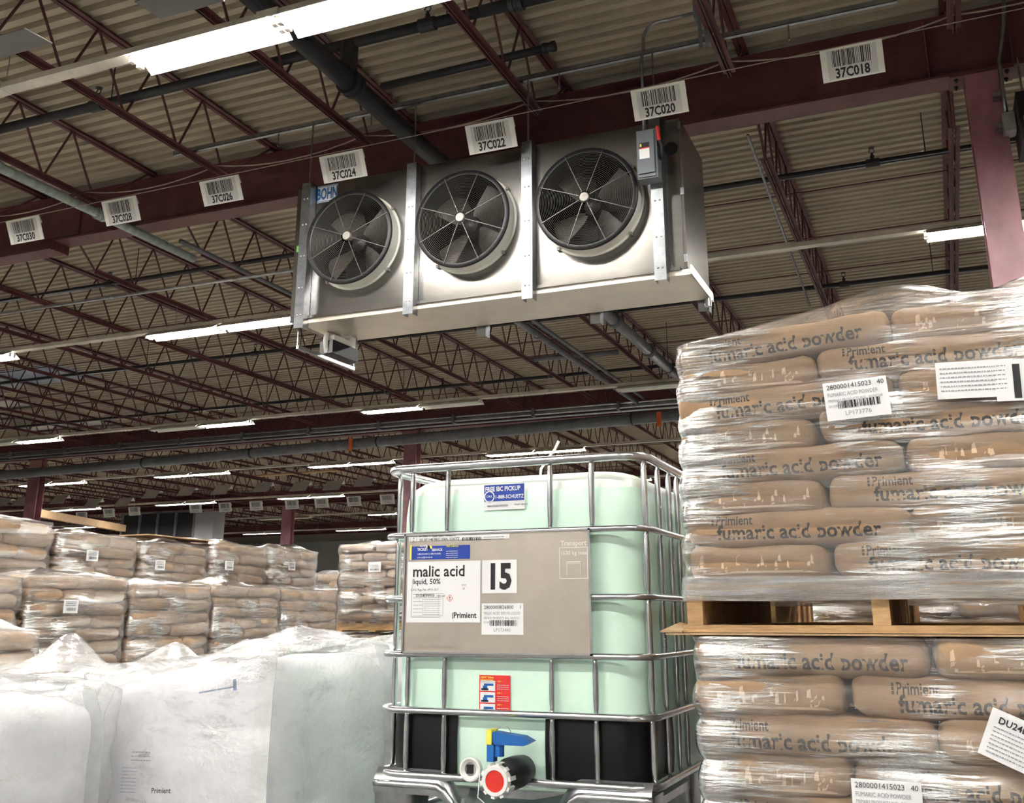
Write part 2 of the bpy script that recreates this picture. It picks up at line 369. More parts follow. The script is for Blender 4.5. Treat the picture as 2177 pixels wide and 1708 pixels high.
# ------------------------------------------------------------------ bar joists
ZB, ZT = 6.12, 6.795
def angle2(mb, y0, y1, z0, up=True):   # double angle chord, a slot between
    for s in (-1, 1):
        a, b_ = (.009, .052) if s > 0 else (-.052, -.009)
        mb.box((a, y0, z0 if up else z0+.044), (b_, y1, z0+.006 if up else z0+.05))
        i0, i1 = (.009, .015) if s > 0 else (-.015, -.009)
        mb.box((i0, y0, z0), (i1, y1, z0+.05))
    return mb
PITCH = .72
def joist_nodes(L):
    n = int(round((L-1.8)/PITCH)); p = (L-1.8)/n
    bot = [.9+p*i for i in range(n+1)]; top = [.5] + [.9+p*(i+.42) for i in range(n)] + [L-.5]
    return bot, top
def bar(mb, y0, z0, y1, z1, r=.0125, x=0.0, n=6): return mb.tube([(x,y0,z0),(x,y1,z1)], r, n, cap=False)
def joist_meshes(L, tagn):
    tc = mesh('top_chord', angle2(MB(), .02, L-.02, ZT-ZB+.012, True), 'maroon')
    bc = mesh('bottom_chord', angle2(MB(), .9, L-.9, 0, False), 'maroon')
    bot, top = joist_nodes(L); dn = []; 
    d = top[1]-bot[0]; u = bot[1]-top[1]
    wu = mesh('web_bar', bar(MB(), 0, .03, d, ZT-ZB+.02), 'maroon')
    wd = mesh('web_bar', bar(MB(), 0, .03, -u, ZT-ZB+.02), 'maroon')
    we0 = mesh('end_bar', bar(MB(), .12, ZT-ZB+.02, .9, .03, .014), 'maroon')
    allw = MB()
    for i, y in enumerate(bot):
        if i < len(bot)-1: bar(allw, y, .03, y+d, ZT-ZB+.02, .0135, n=4)
        if i > 0: bar(allw, y, .03, y-u, ZT-ZB+.02, .0135, n=4)
    bar(allw, .12, ZT-ZB+.02, .9, .03, .014, n=4); bar(allw, L-.12, ZT-ZB+.02, L-.9, .03, .014, n=4)
    return dict(L=L, tc=tc, bc=bc, wu=wu, wd=wd, we=we0, bot=bot, all=mesh('web_bars', allw, 'maroon'))
def joist(J, x, y0, label, detail, group):
    t = thing('bar_joist', label, 'joist', (x, y0, ZB), group)
    inst('top_chord', J['tc'], t, (x,y0,ZB)); inst('bottom_chord', J['bc'], t, (x,y0,ZB))
    if detail:
        for i, y in enumerate(J['bot']):
            if i < len(J['bot'])-1: inst('web_bar', J['wu'], t, (x,y0+y,ZB))
            if i > 0: inst('web_bar', J['wd'], t, (x,y0+y,ZB))
        inst('end_bar', J['we'], t, (x,y0,ZB)); inst('end_bar', J['we'], t, (x,y0+J['L'],ZB), (0,0,PI))
    else:
        o = inst('web_bars', J['all'], t, (x,y0,ZB)); o['kind'] = 'stuff'
    return t
bays = []
for bi in range(4):
    J = joist_meshes(GY[bi+1]-GY[bi], str(bi)); bays.append(J)
names = ['nearest bay', 'bay behind the cooling unit', 'third bay', 'far bay']
rng = [(-2, 8), (-2, 14), (-1, 24), (6, 33)]
for bi, (k0, k1) in enumerate(rng):
    for n, k in enumerate(range(k0, k1)):
        joist(bays[bi], JX0-JS*k, GY[bi], 'maroon bar joist in the %s, %s from the right' % (names[bi], ordn(n)), bi < 2 and 0 <= k < 12 if bi == 0 else (bi == 1 and 0 <= k < 13), 'roof joists in the ' + names[bi])
# bridging rods across the joists
def rodX(name, x0, x1, y, z, r, m, label, cat, n=8): return solid(name, MB().tube([(x0,y,z),(x1,y,z)], r, n), m, label, cat)
bn = 0
for y in (3.1, 11.95, 15.1, 18.2, 25.5, 29.5, 38.5):
    for zz, nm in ((ZT-.03, 'upper'), (ZB+.055, 'lower')):
        if y == 3.1: continue
        rodX('bridging_rod', -34 if y > 20 else -20, 4, y + (0.05 if nm == 'lower' else 0), zz, .011, 'maroon', 'thin %s bridging rod across the roof joists, %s row from the camera' % (nm, ORD[bn]), 'rod', 4)
    bn += 1

# ================================================================== LIGHT ROWS
ZL = 5.75; LY = [5.06 + 6.06*k for k in range(-3, 7)]; FX0, FP, SEG = -10.45, 5.3, 1.29
def fixture_proto():
    """two tandem reflectors with two tubes each, local origin at the left end, under the raceway"""
    me = {}
    def wing(s):   # a bent reflector wing
        mb = MB(); pr = [(.0, .0), (.052*s, -.004), (.155*s, -.068), (.155*s, -.075), (.05*s, -.011), (.0, -.006)]
        return mb.prism(pr if s > 0 else pr[::-1], .012, SEG-.012, 0)
    rf = wing(1); w2 = wing(-1); rf.add(w2.v, w2.f)
    me['ref'] = mesh('reflector', rf, 'fixture_white')
    tb = MB().tube([(.03,0,0),(SEG-.05,0,0)], .018, 6, cap=False)
    me['lit'] = mesh('tube', tb, 'tube_lit', smooth=True); me['off'] = mesh('tube', tb, 'tube_off', smooth=True)
    so = MB()
    for y in (-.04, .04): so.box((-.012,y-.022,-.075),(.026,y+.022,-.01))
    me['sock'] = mesh('lamp_holder', so, 'fixture_white')
    return me
FM = fixture_proto()
rown = ['row behind the photographer', 'row just behind the photographer', 'row overhead', 'nearest visible light row', 'second light row', 'third light row', 'fourth light row', 'fifth light row', 'sixth light row', 'farthest light row']
OFF = {(5, 0, 1), (5, -1, 0), (5, -2, 0), (5, 1), (7, -1), (8, -3)}
for r, y in enumerate(LY):
    xa, xb = (-26, 8) if y < 20 else (-46, 6)
    rc = MB().prism([(y-.055, ZL+.004), (y+.055, ZL+.004), (y+.045, ZL+.06), (y-.045, ZL+.06)], xa, xb, 0)
    t = thing('light_raceway', 'cream metal light raceway of the %s' % rown[r], 'raceway', ((xa+xb)/2, y, ZL))
    part('channel', rc, 'raceway_white', t)
    for q in range(int((xb-xa)/(JS*2))):
        x = JX0 - JS*(2*q) + .0
        if xa < x < xb: part('hanger_wire', MB().tube([(x,y,ZL+.06),(x,y,ZB+.02)], .004, 4), 'galv_dull', t)
    for q in range(1, int((xb-xa)/2.61)):
        x = FX0 + 2.61*(q-8) - 1.33
        if xa < x < xb: part('joint_sleeve', MB().box((x-.09,y-.058,ZL+.001),(x+.09,y+.058,ZL+.066)), 'raceway_white', t)
    cnt = 0
    for k in range(-7, 4):
        x = FX0 + FP*k
        if x < xa or x + 2.6 > xb: continue
        f = thing('fluorescent_light', 'tandem fluorescent fixture on the %s, %s from the left' % (rown[r], ORD[cnt]), 'light', (x, y, ZL), 'fluorescent fixtures on the ' + rown[r]); cnt += 1
        for s in range(2):
            xs = x + s*(SEG+.02)
            inst('reflector', FM['ref'], f, (xs, y, ZL)); inst('lamp_holder', FM['sock'], f, (xs, y, ZL)); inst('lamp_holder', FM['sock'], f, (xs+SEG-.03, y, ZL))
            lit = not ((r, k) in OFF or (r, k, s) in OFF)
            for yy in (-.04, .04): inst('tube', FM['lit' if lit else 'off'], f, (xs, y+yy, ZL-.045))

# ================================================================== PIPES AND CONDUITS
def pipe_run(name, pts, r, m, label, couplings=(), cm=None, cat='pipe', hangers=(), n=14):
    t = thing(name, label, cat, tuple(pts[0])); part('pipe', MB().tube(pts, r, n), m, t, True)
    a, b_ = Vector(pts[0]), Vector(pts[-1]); d = (b_-a).normalized()
    for c in couplings:
        p = a + d*c; part('coupling', MB().lathe([(r*1.05,-.055),(r*1.35,-.055),(r*1.35,-.02),(r*1.2,-.015),(r*1.2,.015),(r*1.35,.02),(r*1.35,.055),(r*1.05,.055)], lookat_M(p, d), 14), cm or m, t, 'angle')
    for c in hangers:
        p = a + d*c; hg = MB().tube([p+Vector((0,0,r+.01)), p+Vector((0,0,ZD-p.z-.03))], .006, 5)
        h = part('hanger', hg, 'black_pipe', t); 
        part('clevis', MB().lathe([(r+.004,-.02),(r+.01,-.02),(r+.01,.02),(r+.004,.02),(r+.004,-.02)], lookat_M(p, d), 14, False), 'black_pipe', h)
    return t
def sprinkler_line(y, x0, x1, r, label, heads, z=6.37):
    t = pipe_run('sprinkler_pipe', [(x0,y,z),(x1,y,z)], r, 'black_pipe', label)
    for x in heads:
        h = part('outlet', MB().lathe([(r*1.02,-.07),(r*1.3,-.07),(r*1.3,.07),(r*1.02,.07)], lookat_M((x,y,z), (1,0,0)), 12), 'black_pipe', t)
        hd = MB().lathe([(.022,0),(.022,.05),(.012,.055),(.012,.08)], Matrix.Translation((x,y,z+r)), 8)
        for s in (-1, 1): hd.tube([(x+s*.01,y,z+r+.075),(x+s*.03,y,z+r+.10),(x+s*.008,y,z+r+.135)], .005, 4)
        hd.lathe([(.005,0),(.034,.004),(.034,.008),(.005,.012)], Matrix.Translation((x,y,z+r+.132)), 10)
        part('sprinkler_head', hd, 'black_pipe', h)
    for x in [JX0-JS*k-.25 for k in range(0, 12, 2)]:
        if x0 < x < x1: part('hanger', MB().tube([(x,y,z+r),(x,y,ZD-.01)], .006, 5), 'black_pipe', t)
    return t
sprinkler_line(6.37, -16, -2.95+.0, .045, 'black sprinkler branch pipe passing through the nearest joists behind the lit strip', (-6.9, -3.42), 6.37)
pipe_run('steel_pipe', [(-2.94,6.37,6.37),(2.5,6.37,6.37)], .05, 'black_pipe', 'thick black pipe leaving the main at the top of the picture', (.3, 2.2))
sprinkler_line(10.5, -24, 6, .034, 'black sprinkler branch pipe just beyond the cooling unit', (-10.7, -7.2, -4.6, -.28))
sprinkler_line(14.6, -26, 6, .034, 'black sprinkler branch pipe in the middle of the second bay', (-11.2, -7.9, -.95, -4.4))
sprinkler_line(18.4, -28, 6, .034, 'black sprinkler branch pipe short of the second girder', (-12.8, -9.3))
sprinkler_line(26.8, -34, 0, .034, 'black sprinkler branch pipe in the third bay', ())
pipe_run('water_main', [(-4.15,2.0,6.02),(-4.15,8.3,6.02)], .085, 'black_pipe', 'thick black water main running away overhead towards the girder', (4.42,), hangers=())
pipe_run('water_main', [(-4.18,8.95,6.0),(-4.18,19.9,5.98)], .085, 'grey_pipe', 'thick grey water main running away behind the cooling unit', (4.9, 6.8), hangers=(2.4, 8.1))
part('tee', MB().tube([(-4.15,6.37,6.02),(-4.15,6.37,6.37)], .075, 12), 'black_pipe', bpy.data.objects['water_main'])
pipe_run('steel_pipe', [(-4.24,7.07,6.35),(-2.6,7.04,6.35)], .035, 'black_pipe', 'short black pipe with a capped end above the middle fan', (1.62,))
pa, pb = atY(-60, 1017, 20.6), atY(1560, 872, 20.6)
far_main = pipe_run('water_main', [tuple(pa), tuple(pb)], .125, 'grey_pipe', 'long thick grey water main across the hall above the tank', (), hangers=(6.2, 9.6, 13.2, 19.4))
for x, y in ((745, 944), (1401, 890)):
    p = atY(x, y, 20.45); part('orange_tag', MB().box((p.x-.05,20.44,p.z-.17),(p.x+.05,20.47,p.z+.14)), 'orange', far_main)
# galvanised strut with conduits above the far main
t = thing('strut_rack', 'galvanised strut and conduit rack above the long water main', 'rack', (-14,20.0,5.9))
part('strut', MB().box((-26,19.98,5.955),(-3,20.06,6.02)), 'galv', t)
for i, (dy, dz) in enumerate(((-.07, .02), (.02, -.04), (-.02, .12))): part('conduit', MB().tube([(-26,20+dy,5.93+dz),(-3,20+dy,5.93+dz)], .022, 6), 'galv', t)
for k in range(12): part('clamp', MB().box((-25+1.9*k,19.86,5.90),(-24.94+1.9*k,20.1,6.08)), 'galv', t)
pipe_run('conduit', [(-12.6,10.1,6.0),(-6.2,10.15,6.0)], .022, 'galv_dull', 'long pale conduit crossing joists left of the cooling unit', (2.4, 4.4), cat='conduit')
pipe_run('conduit', [(-1.30,8.8,6.1),(-1.45,14.6,6.1)], .014, 'galv', 'thin bright conduit along the joist to the right of the cooling unit', (), cat='conduit')
pipe_run('steel_pipe', [(-6.6,16.35,6.2),(-4.9,16.43,6.2)], .045, 'grey_pipe', 'short grey pipe lying across two joists behind the cooling unit', ())
pipe_run('steel_pipe', [(-5.6,11.2,6.05),(-5.6,20.4,6.05)], .05, 'grey_pipe', 'pair of grey pipes running away, leftmost one', (3.2,))
pipe_run('steel_pipe', [(-5.42,11.2,6.1),(-5.42,20.4,6.1)], .03, 'grey_pipe', 'thinner grey pipe beside the grey pipe running away', ())
pipe_run('drain_pipe', [(-8.2,4.0,6.02),(-8.2,9.35,6.02)], .05, 'green_pipe', 'dusty pale green pipe running under the girder at left', (2.4, 3.8), cat='pipe')
pipe_run('drain_pipe', [(-8.12,9.0,6.12),(-8.08,13.0,6.12)], .03, 'grey_pipe', 'dark pipe continuing beyond the pale green pipe', ())
# strut over the front of the cooling unit
t = thing('hanger_strut', 'long galvanised strut above the fans carrying the hanger rods', 'strut', (-3.2,7.22,6.2))
part('channel', MB().box((-6.7,7.20,6.19),(.1,7.24,6.195)).box((-6.7,7.20,6.19),(.1,7.204,6.235)).box((-6.7,7.236,6.19),(.1,7.24,6.235)), 'galv', t)
for x in (-5.45, -4.43, -2.6, -.7): part('hanger_bolt', MB().tube([(x,7.22,6.19),(x,7.22,6.06)], .008, 6), 'galv', t)

# ================================================================== BARCODE SIGNS
def sign(code, tl, tr, bl, brr, label, group, blank=False, depth=.13, detail=True, bm='sign_back'):
    tl, tr = Vector(tl), Vector(tr); u = (tr-tl).normalized(); wd = (tr-tl).length; bl = Vector(bl); v = (tl-bl); hh = v.length; v.normalize()
    t = thing('barcode_sign', label, 'sign', tuple((tl+tr)/2), group)
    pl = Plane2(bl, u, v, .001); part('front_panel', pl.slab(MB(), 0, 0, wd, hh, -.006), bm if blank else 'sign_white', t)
    # the other half of the folded sheet, behind the cable
    n = pl.n; back_dir = (Vector((0,.62,-.78))).normalized()
    o2 = tl - n*.007; mb = MB()
    a, b_, c, d = o2, o2+u*wd, o2+u*wd+back_dir*hh*.34, o2+back_dir*hh*.34
    mb.add([a,b_,c,d]+[q-Vector((0,.78,.62))*.005 for q in (a,b_,c,d)], [(0,1,2,3),(7,6,5,4),(0,4,5,1),(1,5,6,2),(2,6,7,3),(3,7,4,0)])
    if bm != 'sign_shaded': part('back_panel', mb, 'sign_white', t)
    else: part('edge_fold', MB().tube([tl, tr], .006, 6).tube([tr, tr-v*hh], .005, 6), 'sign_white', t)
    if not blank:
        g = part('printed_label', pl.rect(MB(), .10*wd, .05*hh, .90*wd, .93*hh, 1), 'sign_grey', t)
        part('barcode', pl.bars(MB(), .18*wd, .80*wd, .42*hh, .90*hh, hash(code) % 999 if False else sum(map(ord, code)), 24, 2), 'ink', g)
        if detail: part('lettering', pl.text(MB(), code, .49*wd, .085*hh, .40*hh, .03, 'CENTER', 2, .78), 'ink', g)
        else: part('lettering', pl.text(MB(), code, .49*wd, .12*hh, .24*hh, .01, 'CENTER', 2), 'ink_grey', g)
    return t
SG = {'37C018': ((1742,109),(1874,79),(1750,178)), '37C020': ((1340,193),(1455,171),(1349,259)), '37C022': ((988,268),(1090,249),(1000,330)), '37C024': ((678,333),(770,317),(690,391)),
      '37C026': ((423,387),(506,371),(434,440)), '37C028': ((215,430),(288,415),(226,482)), '37C030': ((12,470),(82,458),(25,521))}
sx = []
for i, (c, (a, b_, d)) in enumerate(SG.items()):
    A, B = atY(*a, 6.88), atY(*b_, 6.88); zt = (A.z+B.z)/2; A.z = B.z = zt
    D = atY(*d, 6.985); D.x = A.x; sign(c, A, B, D, None, 'white folded barcode sign %s hanging on a cable' % c, 'near barcode signs')
    sx.append((A, B))
# cable the signs hang on, and the straight wire above it
pts = []
knots = []
for A, B in sx: knots += [(A, B)]
t = thing('sign_cable', 'slack tan cable draped between the joist ends carrying the near signs', 'cable', (-4,7.6,6.1))
ends = [JX0-JS*k for k in range(-1, 8)]
path = []
for k in range(len(ends)-1):
    a, b_ = ends[k], ends[k+1]
    for q in range(8):
        s = q/8; path.append((a+(b_-a)*s, 7.60, 6.21 - .10*4*s*(1-s) if k else 6.21 - .02*s))
part('cable_strand', MB().tube(path, .007, 5), 'wire', t); 
gA, gB = sx[0][1], sx[-1][0]; gd = (gB-gA)/(gB.x-gA.x)
solid('guy_wire', MB().tube([gA+gd*6, gB-gd*8], .004, 4), 'wire', 'thin straight wire stretched across above the near signs', 'wire')
# far rows of signs
far_code = [(173,1098),(231,1091),(285,1087),(415,1081),(478,1079),(544,1076),(620,1073),(683,1070),(752,1066),(823,1062)]
for i, (x, y) in enumerate(far_code):
    C = atY(x, y, 32.6); A = C + Vector((-.30,-.04,.17)); B = C + Vector((.30,-.04,.17)); D = C + Vector((-.30,.07,-.17))
    sign('37E0%02d' % (48+2*(len(far_code)-i)-10), A, B, D, None, 'small distant barcode sign, %s from the left in the far row' % ORD[i], 'far barcode signs', detail=False)
far_blank = [(8,1066),(45,1066),(126,1062),(197,1070),(262,1068),(322,1050),(397,1044),(470,1042),(558,1036),(638,1034),(708,1032),(774,1024)]
for i, (x, y) in enumerate(far_blank):
    C = atY(x, y, 28.6); A = C + Vector((-.32,.14,.17)); B = C + Vector((.32,.14,.17)); D = C + Vector((-.32,-.14,-.17))
    sign('b', A, B, D, None, 'blank grey back of a distant hanging sign, %s from the left' % ORD[i], 'blank far signs', blank=True)
fa, fb = atY(140,1096,32.6), atY(850,1056,32.6)
solid('guy_wire', MB().tube([(fa.x-14,32.56,fa.z+.15),(fb.x+12,32.56,fb.z+.15)], .008, 4), 'wire', 'wire carrying the far row of barcode signs', 'wire')
fa, fb = atY(8,1066,28.6), atY(774,1024,28.6)
solid('guy_wire', MB().tube([(fa.x-14,28.74,fa.z+.15),(fb.x+12,28.74,fb.z+.15)], .008, 4), 'wire', 'wire carrying the blank far signs', 'wire')
# two blank signs close overhead at the top left
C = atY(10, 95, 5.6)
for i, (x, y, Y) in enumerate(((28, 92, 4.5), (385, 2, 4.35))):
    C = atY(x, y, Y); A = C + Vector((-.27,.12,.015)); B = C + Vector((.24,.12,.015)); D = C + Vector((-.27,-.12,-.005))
    sign('b', A, B, D, None, ['underside of a white folded sign at the upper left corner', 'underside of a white folded sign at the top edge above the lit strip'][i], 'overhead blank signs', blank=True, bm='sign_shaded')

# ================================================================== COOLING UNIT
def cooler(label):
    x0, x1, yf, yb, z0, z1 = -5.03, -1.60, 7.2, 8.02, 4.29, 5.56
    t = thing('cooling_unit', label, 'cooler', ((x0+x1)/2, yf, z0))
    # casing: front sheet with three holes is built as a frame of strips around each opening
    FXs, RO, ZC = [-4.51, -3.42, -2.335], .412, 4.94
    body = MB(); body.box((x0,yf+.02,z1-.02),(x1,yb,z1)); body.box((x0,yb-.02,z0),(x1,yb,z1)); body.box((x0,yf+.02,z0),(x1,yb,z0+.015))
    part('casing', body, 'cooler_sheet', t)
    fr = MB()
    edges = [x0, -3.932, -2.857, x1]
    for i, cx in enumerate(FXs):
        xa, xb = edges[i]+.003, edges[i+1]-.003; n = 48
        fr2 = MB(); ring = []; outer = []
        for k in range(n):
            a = 2*PI*k/n; dx, dz = math.cos(a), math.sin(a)
            ring.append((cx+RO*dx, ZC+RO*dz))
            hx = (xb-cx) if dx > 0 else (cx-xa); hz = (z1-ZC) if dz > 0 else (ZC-z0-.005)
            s = min(hx/abs(dx) if abs(dx) > 1e-6 else 9e9, hz/abs(dz) if abs(dz) > 1e-6 else 9e9)
            outer.append((cx+dx*s, ZC+dz*s))
        # make sure that the four corners are covered
        V = [(p[0],yf,p[1]) for p in ring] + [(p[0],yf,p[1]) for p in outer]
        Fc = [(k, (k+1) % n, n+(k+1) % n, n+k) for k in range(n)]
        for cxn, czn in ((xb,z1),(xa,z1),(xa,z0+.005),(xb,z0+.005)):
            a = math.atan2(czn-ZC, cxn-cx) % (2*PI); k = int(a/(2*PI/n)); V.append((cxn,yf,czn)); Fc.append((n+k, n+(k+1) % n, len(V)-1))
        V2 = V + [(a_, yf+.02, c_) for a_, _, c_ in V]; m_ = len(V)
        Fc2 = [f[::-1] for f in Fc] + [tuple(q+m_ for q in f) for f in Fc]
        part('front_panel', MB().add(V2, Fc2), 'cooler_sheet', t)
        # drawn edge strip under each panel
        part('lower_lip', MB().box((xa+.03,yf-.03,z0-.005),(xb-.03,yf+.005,z0+.02)), 'cooler_sheet', t)
        # fan: shroud ring, grille, hub, blades
        M = lookat_M((cx,yf,ZC), (0,-1,0), (1,0,0))
        fan = part('fan_shroud', MB().lathe([(RO-.01,-.16),(RO-.01,.135),(RO+.012,.135),(RO+.012,.0),(RO+.03,-.002),(RO+.03,.012),(RO+.012,.014)], M, 64, False), 'fan_white', t, 'angle', 'cream fan shroud')
        part('back_disc', MB().lathe([(.001,-.5),(RO+.02,-.5),(RO+.02,-.16)], M, 32, False), 'fan_black', t)
        part('inner_sleeve', MB().lathe([(RO-.012,-.17),(RO-.012,.13)], M, 48, False), 'fan_black', t)
        rim = MB().lathe([(RO-.02,.128),(RO+.016,.128),(RO+.018,.14),(RO+.016,.152),(RO-.02,.15)], M, 64, False)
        part('grille_rim', rim, 'fan_black', t, True)
        gr = MB(); nr = 25
        for k in range(nr):
            rr = .065 + (RO-.085)*k/(nr-1); zz = .148 + .02*(1-(rr/RO)**2)
            gr.tube([M @ Vector((rr*math.cos(2*PI*q/40), rr*math.sin(2*PI*q/40), zz)) for q in range(40)], .0017, 3, closed=True)
        part('grille_rings', gr, 'grille_wire', t)
        for k in range(8):
            a = 2*PI*k/8 + .05 + PI/8*.9; c, s = math.cos(a), math.sin(a)
            part('grille_spoke', MB().tube([M @ Vector((c*r_, s*r_, .148+.02*(1-(r_/RO)**2)+.004)) for r_ in (.05,.15,.28,RO)], .0042, 4), 'grille_wire', t)
        part('grille_hub', MB().lathe([(.002,.185),(.036,.183),(.04,.176),(.04,.16)], M, 24, False), 'fan_hub', t, 'angle')
        part('motor', MB().lathe([(.07,-.40),(.075,-.1),(.07,-.03),(.03,0)], M, 20), 'fan_black', t, 'angle')
        for k in range(4):
            a0 = 2*PI*k/4 + (.55, .75, .5)[i]
            def bl(u, v, a0=a0):
                r_ = .09 + .29*u; wdt = .12 + .13*u; a = a0 + (v-.5)*wdt/max(r_,.12)*1.2
                return M @ Vector((r_*math.cos(a), r_*math.sin(a), -.10 + (v-.5)*.13 + .03*math.sin(v*PI)))
            b1 = MB().grid(bl, 5, 5); b2 = MB().grid(lambda u, v: bl(u, v) + Vector((0,.004,0)), 5, 5); b1.add(b2.v, [f[::-1] for f in b2.f])
            part('fan_blade', b1, 'fan_blade', t, True)
        for a in (.62, -.75, -2.25, 2.5):
            part('clip', MB().box((cx+(RO+.03)*math.cos(a)-.012,yf-.03,ZC+(RO+.03)*math.sin(a)-.012),(cx+(RO+.03)*math.cos(a)+.012,yf,ZC+(RO+.03)*math.sin(a)+.012)), 'fan_hub', t)
    # ends
    part('end_panel', MB().box((x0-.15,yf+.015,z0-.01),(x0-.006,yb,z1)), 'cooler_sheet', t)
    part('side_panel', MB().box((x1,yf,z0),(x1+.012,yb,z1)).box((x1,yf-.004,z0+.02),(x1+.02,yf+.03,z1)), 'cooler_sheet', t)
    for z in (4.38, 4.93, 5.5): part('hinge', MB().box((x1-.004,yf-.016,z-.03),(x1+.022,yf-.002,z+.03)), 'galv', t)
    # drain pan
    px0, px1, pyb, zp = -5.05, -1.555, 7.86, 4.245
    pan = MB().prism([(yf-.01,zp),(pyb,zp+.0),(pyb,zp+.05),(yf-.01,zp+.045)], px0, px1, 0)
    d = part('drain_pan', pan, 'pan_sheet', t)
    part('pan_lip', MB().box((px1-.004,yf-.02,zp+.0),(px1+.008,pyb+.1,zp+.075)), 'pan_sheet', d)
    part('drain_stub', MB().lathe([(.028,0),(.028,.075),(.022,.075),(.022,.01)], Matrix.Translation((-1.57,pyb-.02,zp-.07)), 16), 'galv', d, 'angle')
    # hanger channels with rods
    for i, x in enumerate((-5.012, -3.932, -2.857, -1.77)):
        c = MB(); a, b_ = x-.047, x+.047; zt, zb = (5.56, 4.185) if i < 3 else (5.62, 4.2)
        c.box((a,7.105,zb),(b_,7.112,zt)); c.box((a,7.112,zb),(a+.006,7.196,zt)); c.box((b_-.006,7.112,zb),(b_,7.196,zt))
        h = part('hanger_channel', c, 'galv', t)
        for z in (4.3, 4.55, 4.85, 5.15, 5.4):
            for dx in (-.018, .018): part('rivet', MB().lathe([(.009,0),(.008,.006),(.002,.009)], lookat_M((x+dx,7.105,z),(0,-1,0)), 8), 'galv_dull', h)
        part('hanger_rod', MB().tube([(x,7.15,5.5),(x,7.15,6.19)], .008, 6), 'galv', t)
        part('rod_nut', MB().lathe([(.018,0),(.018,.02)], Matrix.Translation((x,7.15,5.53)), 6), 'galv', t)
    for x in (-3.62, -2.55, -1.62): part('rear_bracket', MB().box((x-.045,yb-.12,zp-.085),(x+.045,yb-.113,zp+.09)).box((x+.039,yb-.113,zp-.085),(x+.045,yb-.03,zp+.09)), 'galv', t)
    return t
cu = cooler('long brushed-metal three-fan cooling unit hung from the roof')
# maker sticker, green tag
P = Plane2((-4.955,7.2,5.395), (1,0,0), (0,0,1), .0015)
st = part('maker_sticker', P.slab(MB(), 0, -.012, .215, .15, .002), 'label_white', cu, label='white and blue maker sticker')
fr = MB()
for (a, b_, c, d) in ((.006,-.006,.209,-.001),(.006,.139,.209,.144),(.006,-.006,.011,.144),(.204,-.006,.209,.144)): P.rect(fr, a, b_, c, d, 2)
part('sticker_border', fr, 'bohn_blue', st)
part('lettering', P.text(MB(), 'BOHN', .107, .018, .155, .03, 'CENTER', 2, .50), 'bohn_blue', st)
part('green_tag', MB().box((-5.15,7.205,4.94),(-5.085,7.214,5.0)), 'sticker_green', cu)
part('cable_hole', MB().lathe([(.001,.001),(.055,.001),(.055,.003)], lookat_M((-1.665,7.199,5.31),(0,-1,0)), 24), 'fan_black', cu)
# disconnect switch box on the fourth channel
t = thing('disconnect_switch', 'grey electrical disconnect box with a red lever on the cooling unit', 'switch box', (-1.79,7.1,4.98))
part('enclosure', MB().prism([(-1.885,4.99),(-1.725,4.99),(-1.725,5.38),(-1.735,5.40),(-1.885,5.40)], 6.985, 7.104, 1), 'disconnect_grey', t)
part('door', MB().prism([(-1.875,5.03),(-1.745,5.03),(-1.745,5.38),(-1.755,5.39),(-1.865,5.39),(-1.875,5.38)], 6.968, 6.985, 1), 'disconnect_grey', t)
part('lower_rib', MB().box((-1.87,6.975,5.0),(-1.74,6.985,5.022)), 'disconnect_grey', t)
P = Plane2((-1.865,6.968,5.15), (1,0,0), (0,0,1), .0012)
part('black_label', P.rect(MB(), .005, .095, .085, .135), 'ink', t); part('white_label', P.rect(MB(), .005, .0, .085, .085), 'label_white', t); part('red_stripe', P.rect(MB(), .005, .085, .085, .094), 'sticker_red', t)
part('emblem', P.rect(MB(), .01, .103, .024, .127, 2), 'sticker_yellow', t)
lv = part('lever_plate', MB().box((-1.725,7.0,5.16),(-1.712,7.06,5.40)), 'valve_black', t)
part('lever', MB().tube([(-1.70,7.03,5.17),(-1.69,7.0,5.25),(-1.705,6.985,5.30)], .012, 8), 'valve_black', lv); part('red_grip', MB().tube([(-1.705,6.985,5.29),(-1.715,6.985,5.41)], .014, 8), 'cap_red', lv)
# bent conduit that feeds it, and its junction box
pts = [(-1.85,7.07,5.40),(-1.85,7.07,5.95)]
q0 = atY(1368,100,7.05); 
pts = [(-1.84,7.07,5.40),(-1.84,7.06,6.05),(q0.x,7.05,q0.z)]
for k in range(7):
    a = k/6*PI/2; pts.append((q0.x+.14*(1-math.cos(a)), 7.05, q0.z+.10+.14*math.sin(a)-.04))
q1 = atY(1478,50,7.05); pts.append((q1.x,7.05,q0.z+.205))
solid('conduit', MB().tube(pts, .014, 8), 'galv', 'thin bent conduit rising from the disconnect box to the roof joist', 'conduit', smooth=True)
solid('junction_box', MB().box((q1.x,6.99,q0.z+.13),(q1.x+.13,7.09,q0.z+.27)).box((q1.x+.03,6.995,q0.z-.15),(q1.x+.06,7.0,q0.z+.13)).box((q1.x+.08,6.995,q0.z-.15),(q1.x+.11,7.0,q0.z+.13)), 'disconnect_grey', 'small grey junction box by the joist above the barcode sign 37C020', 'junction box')
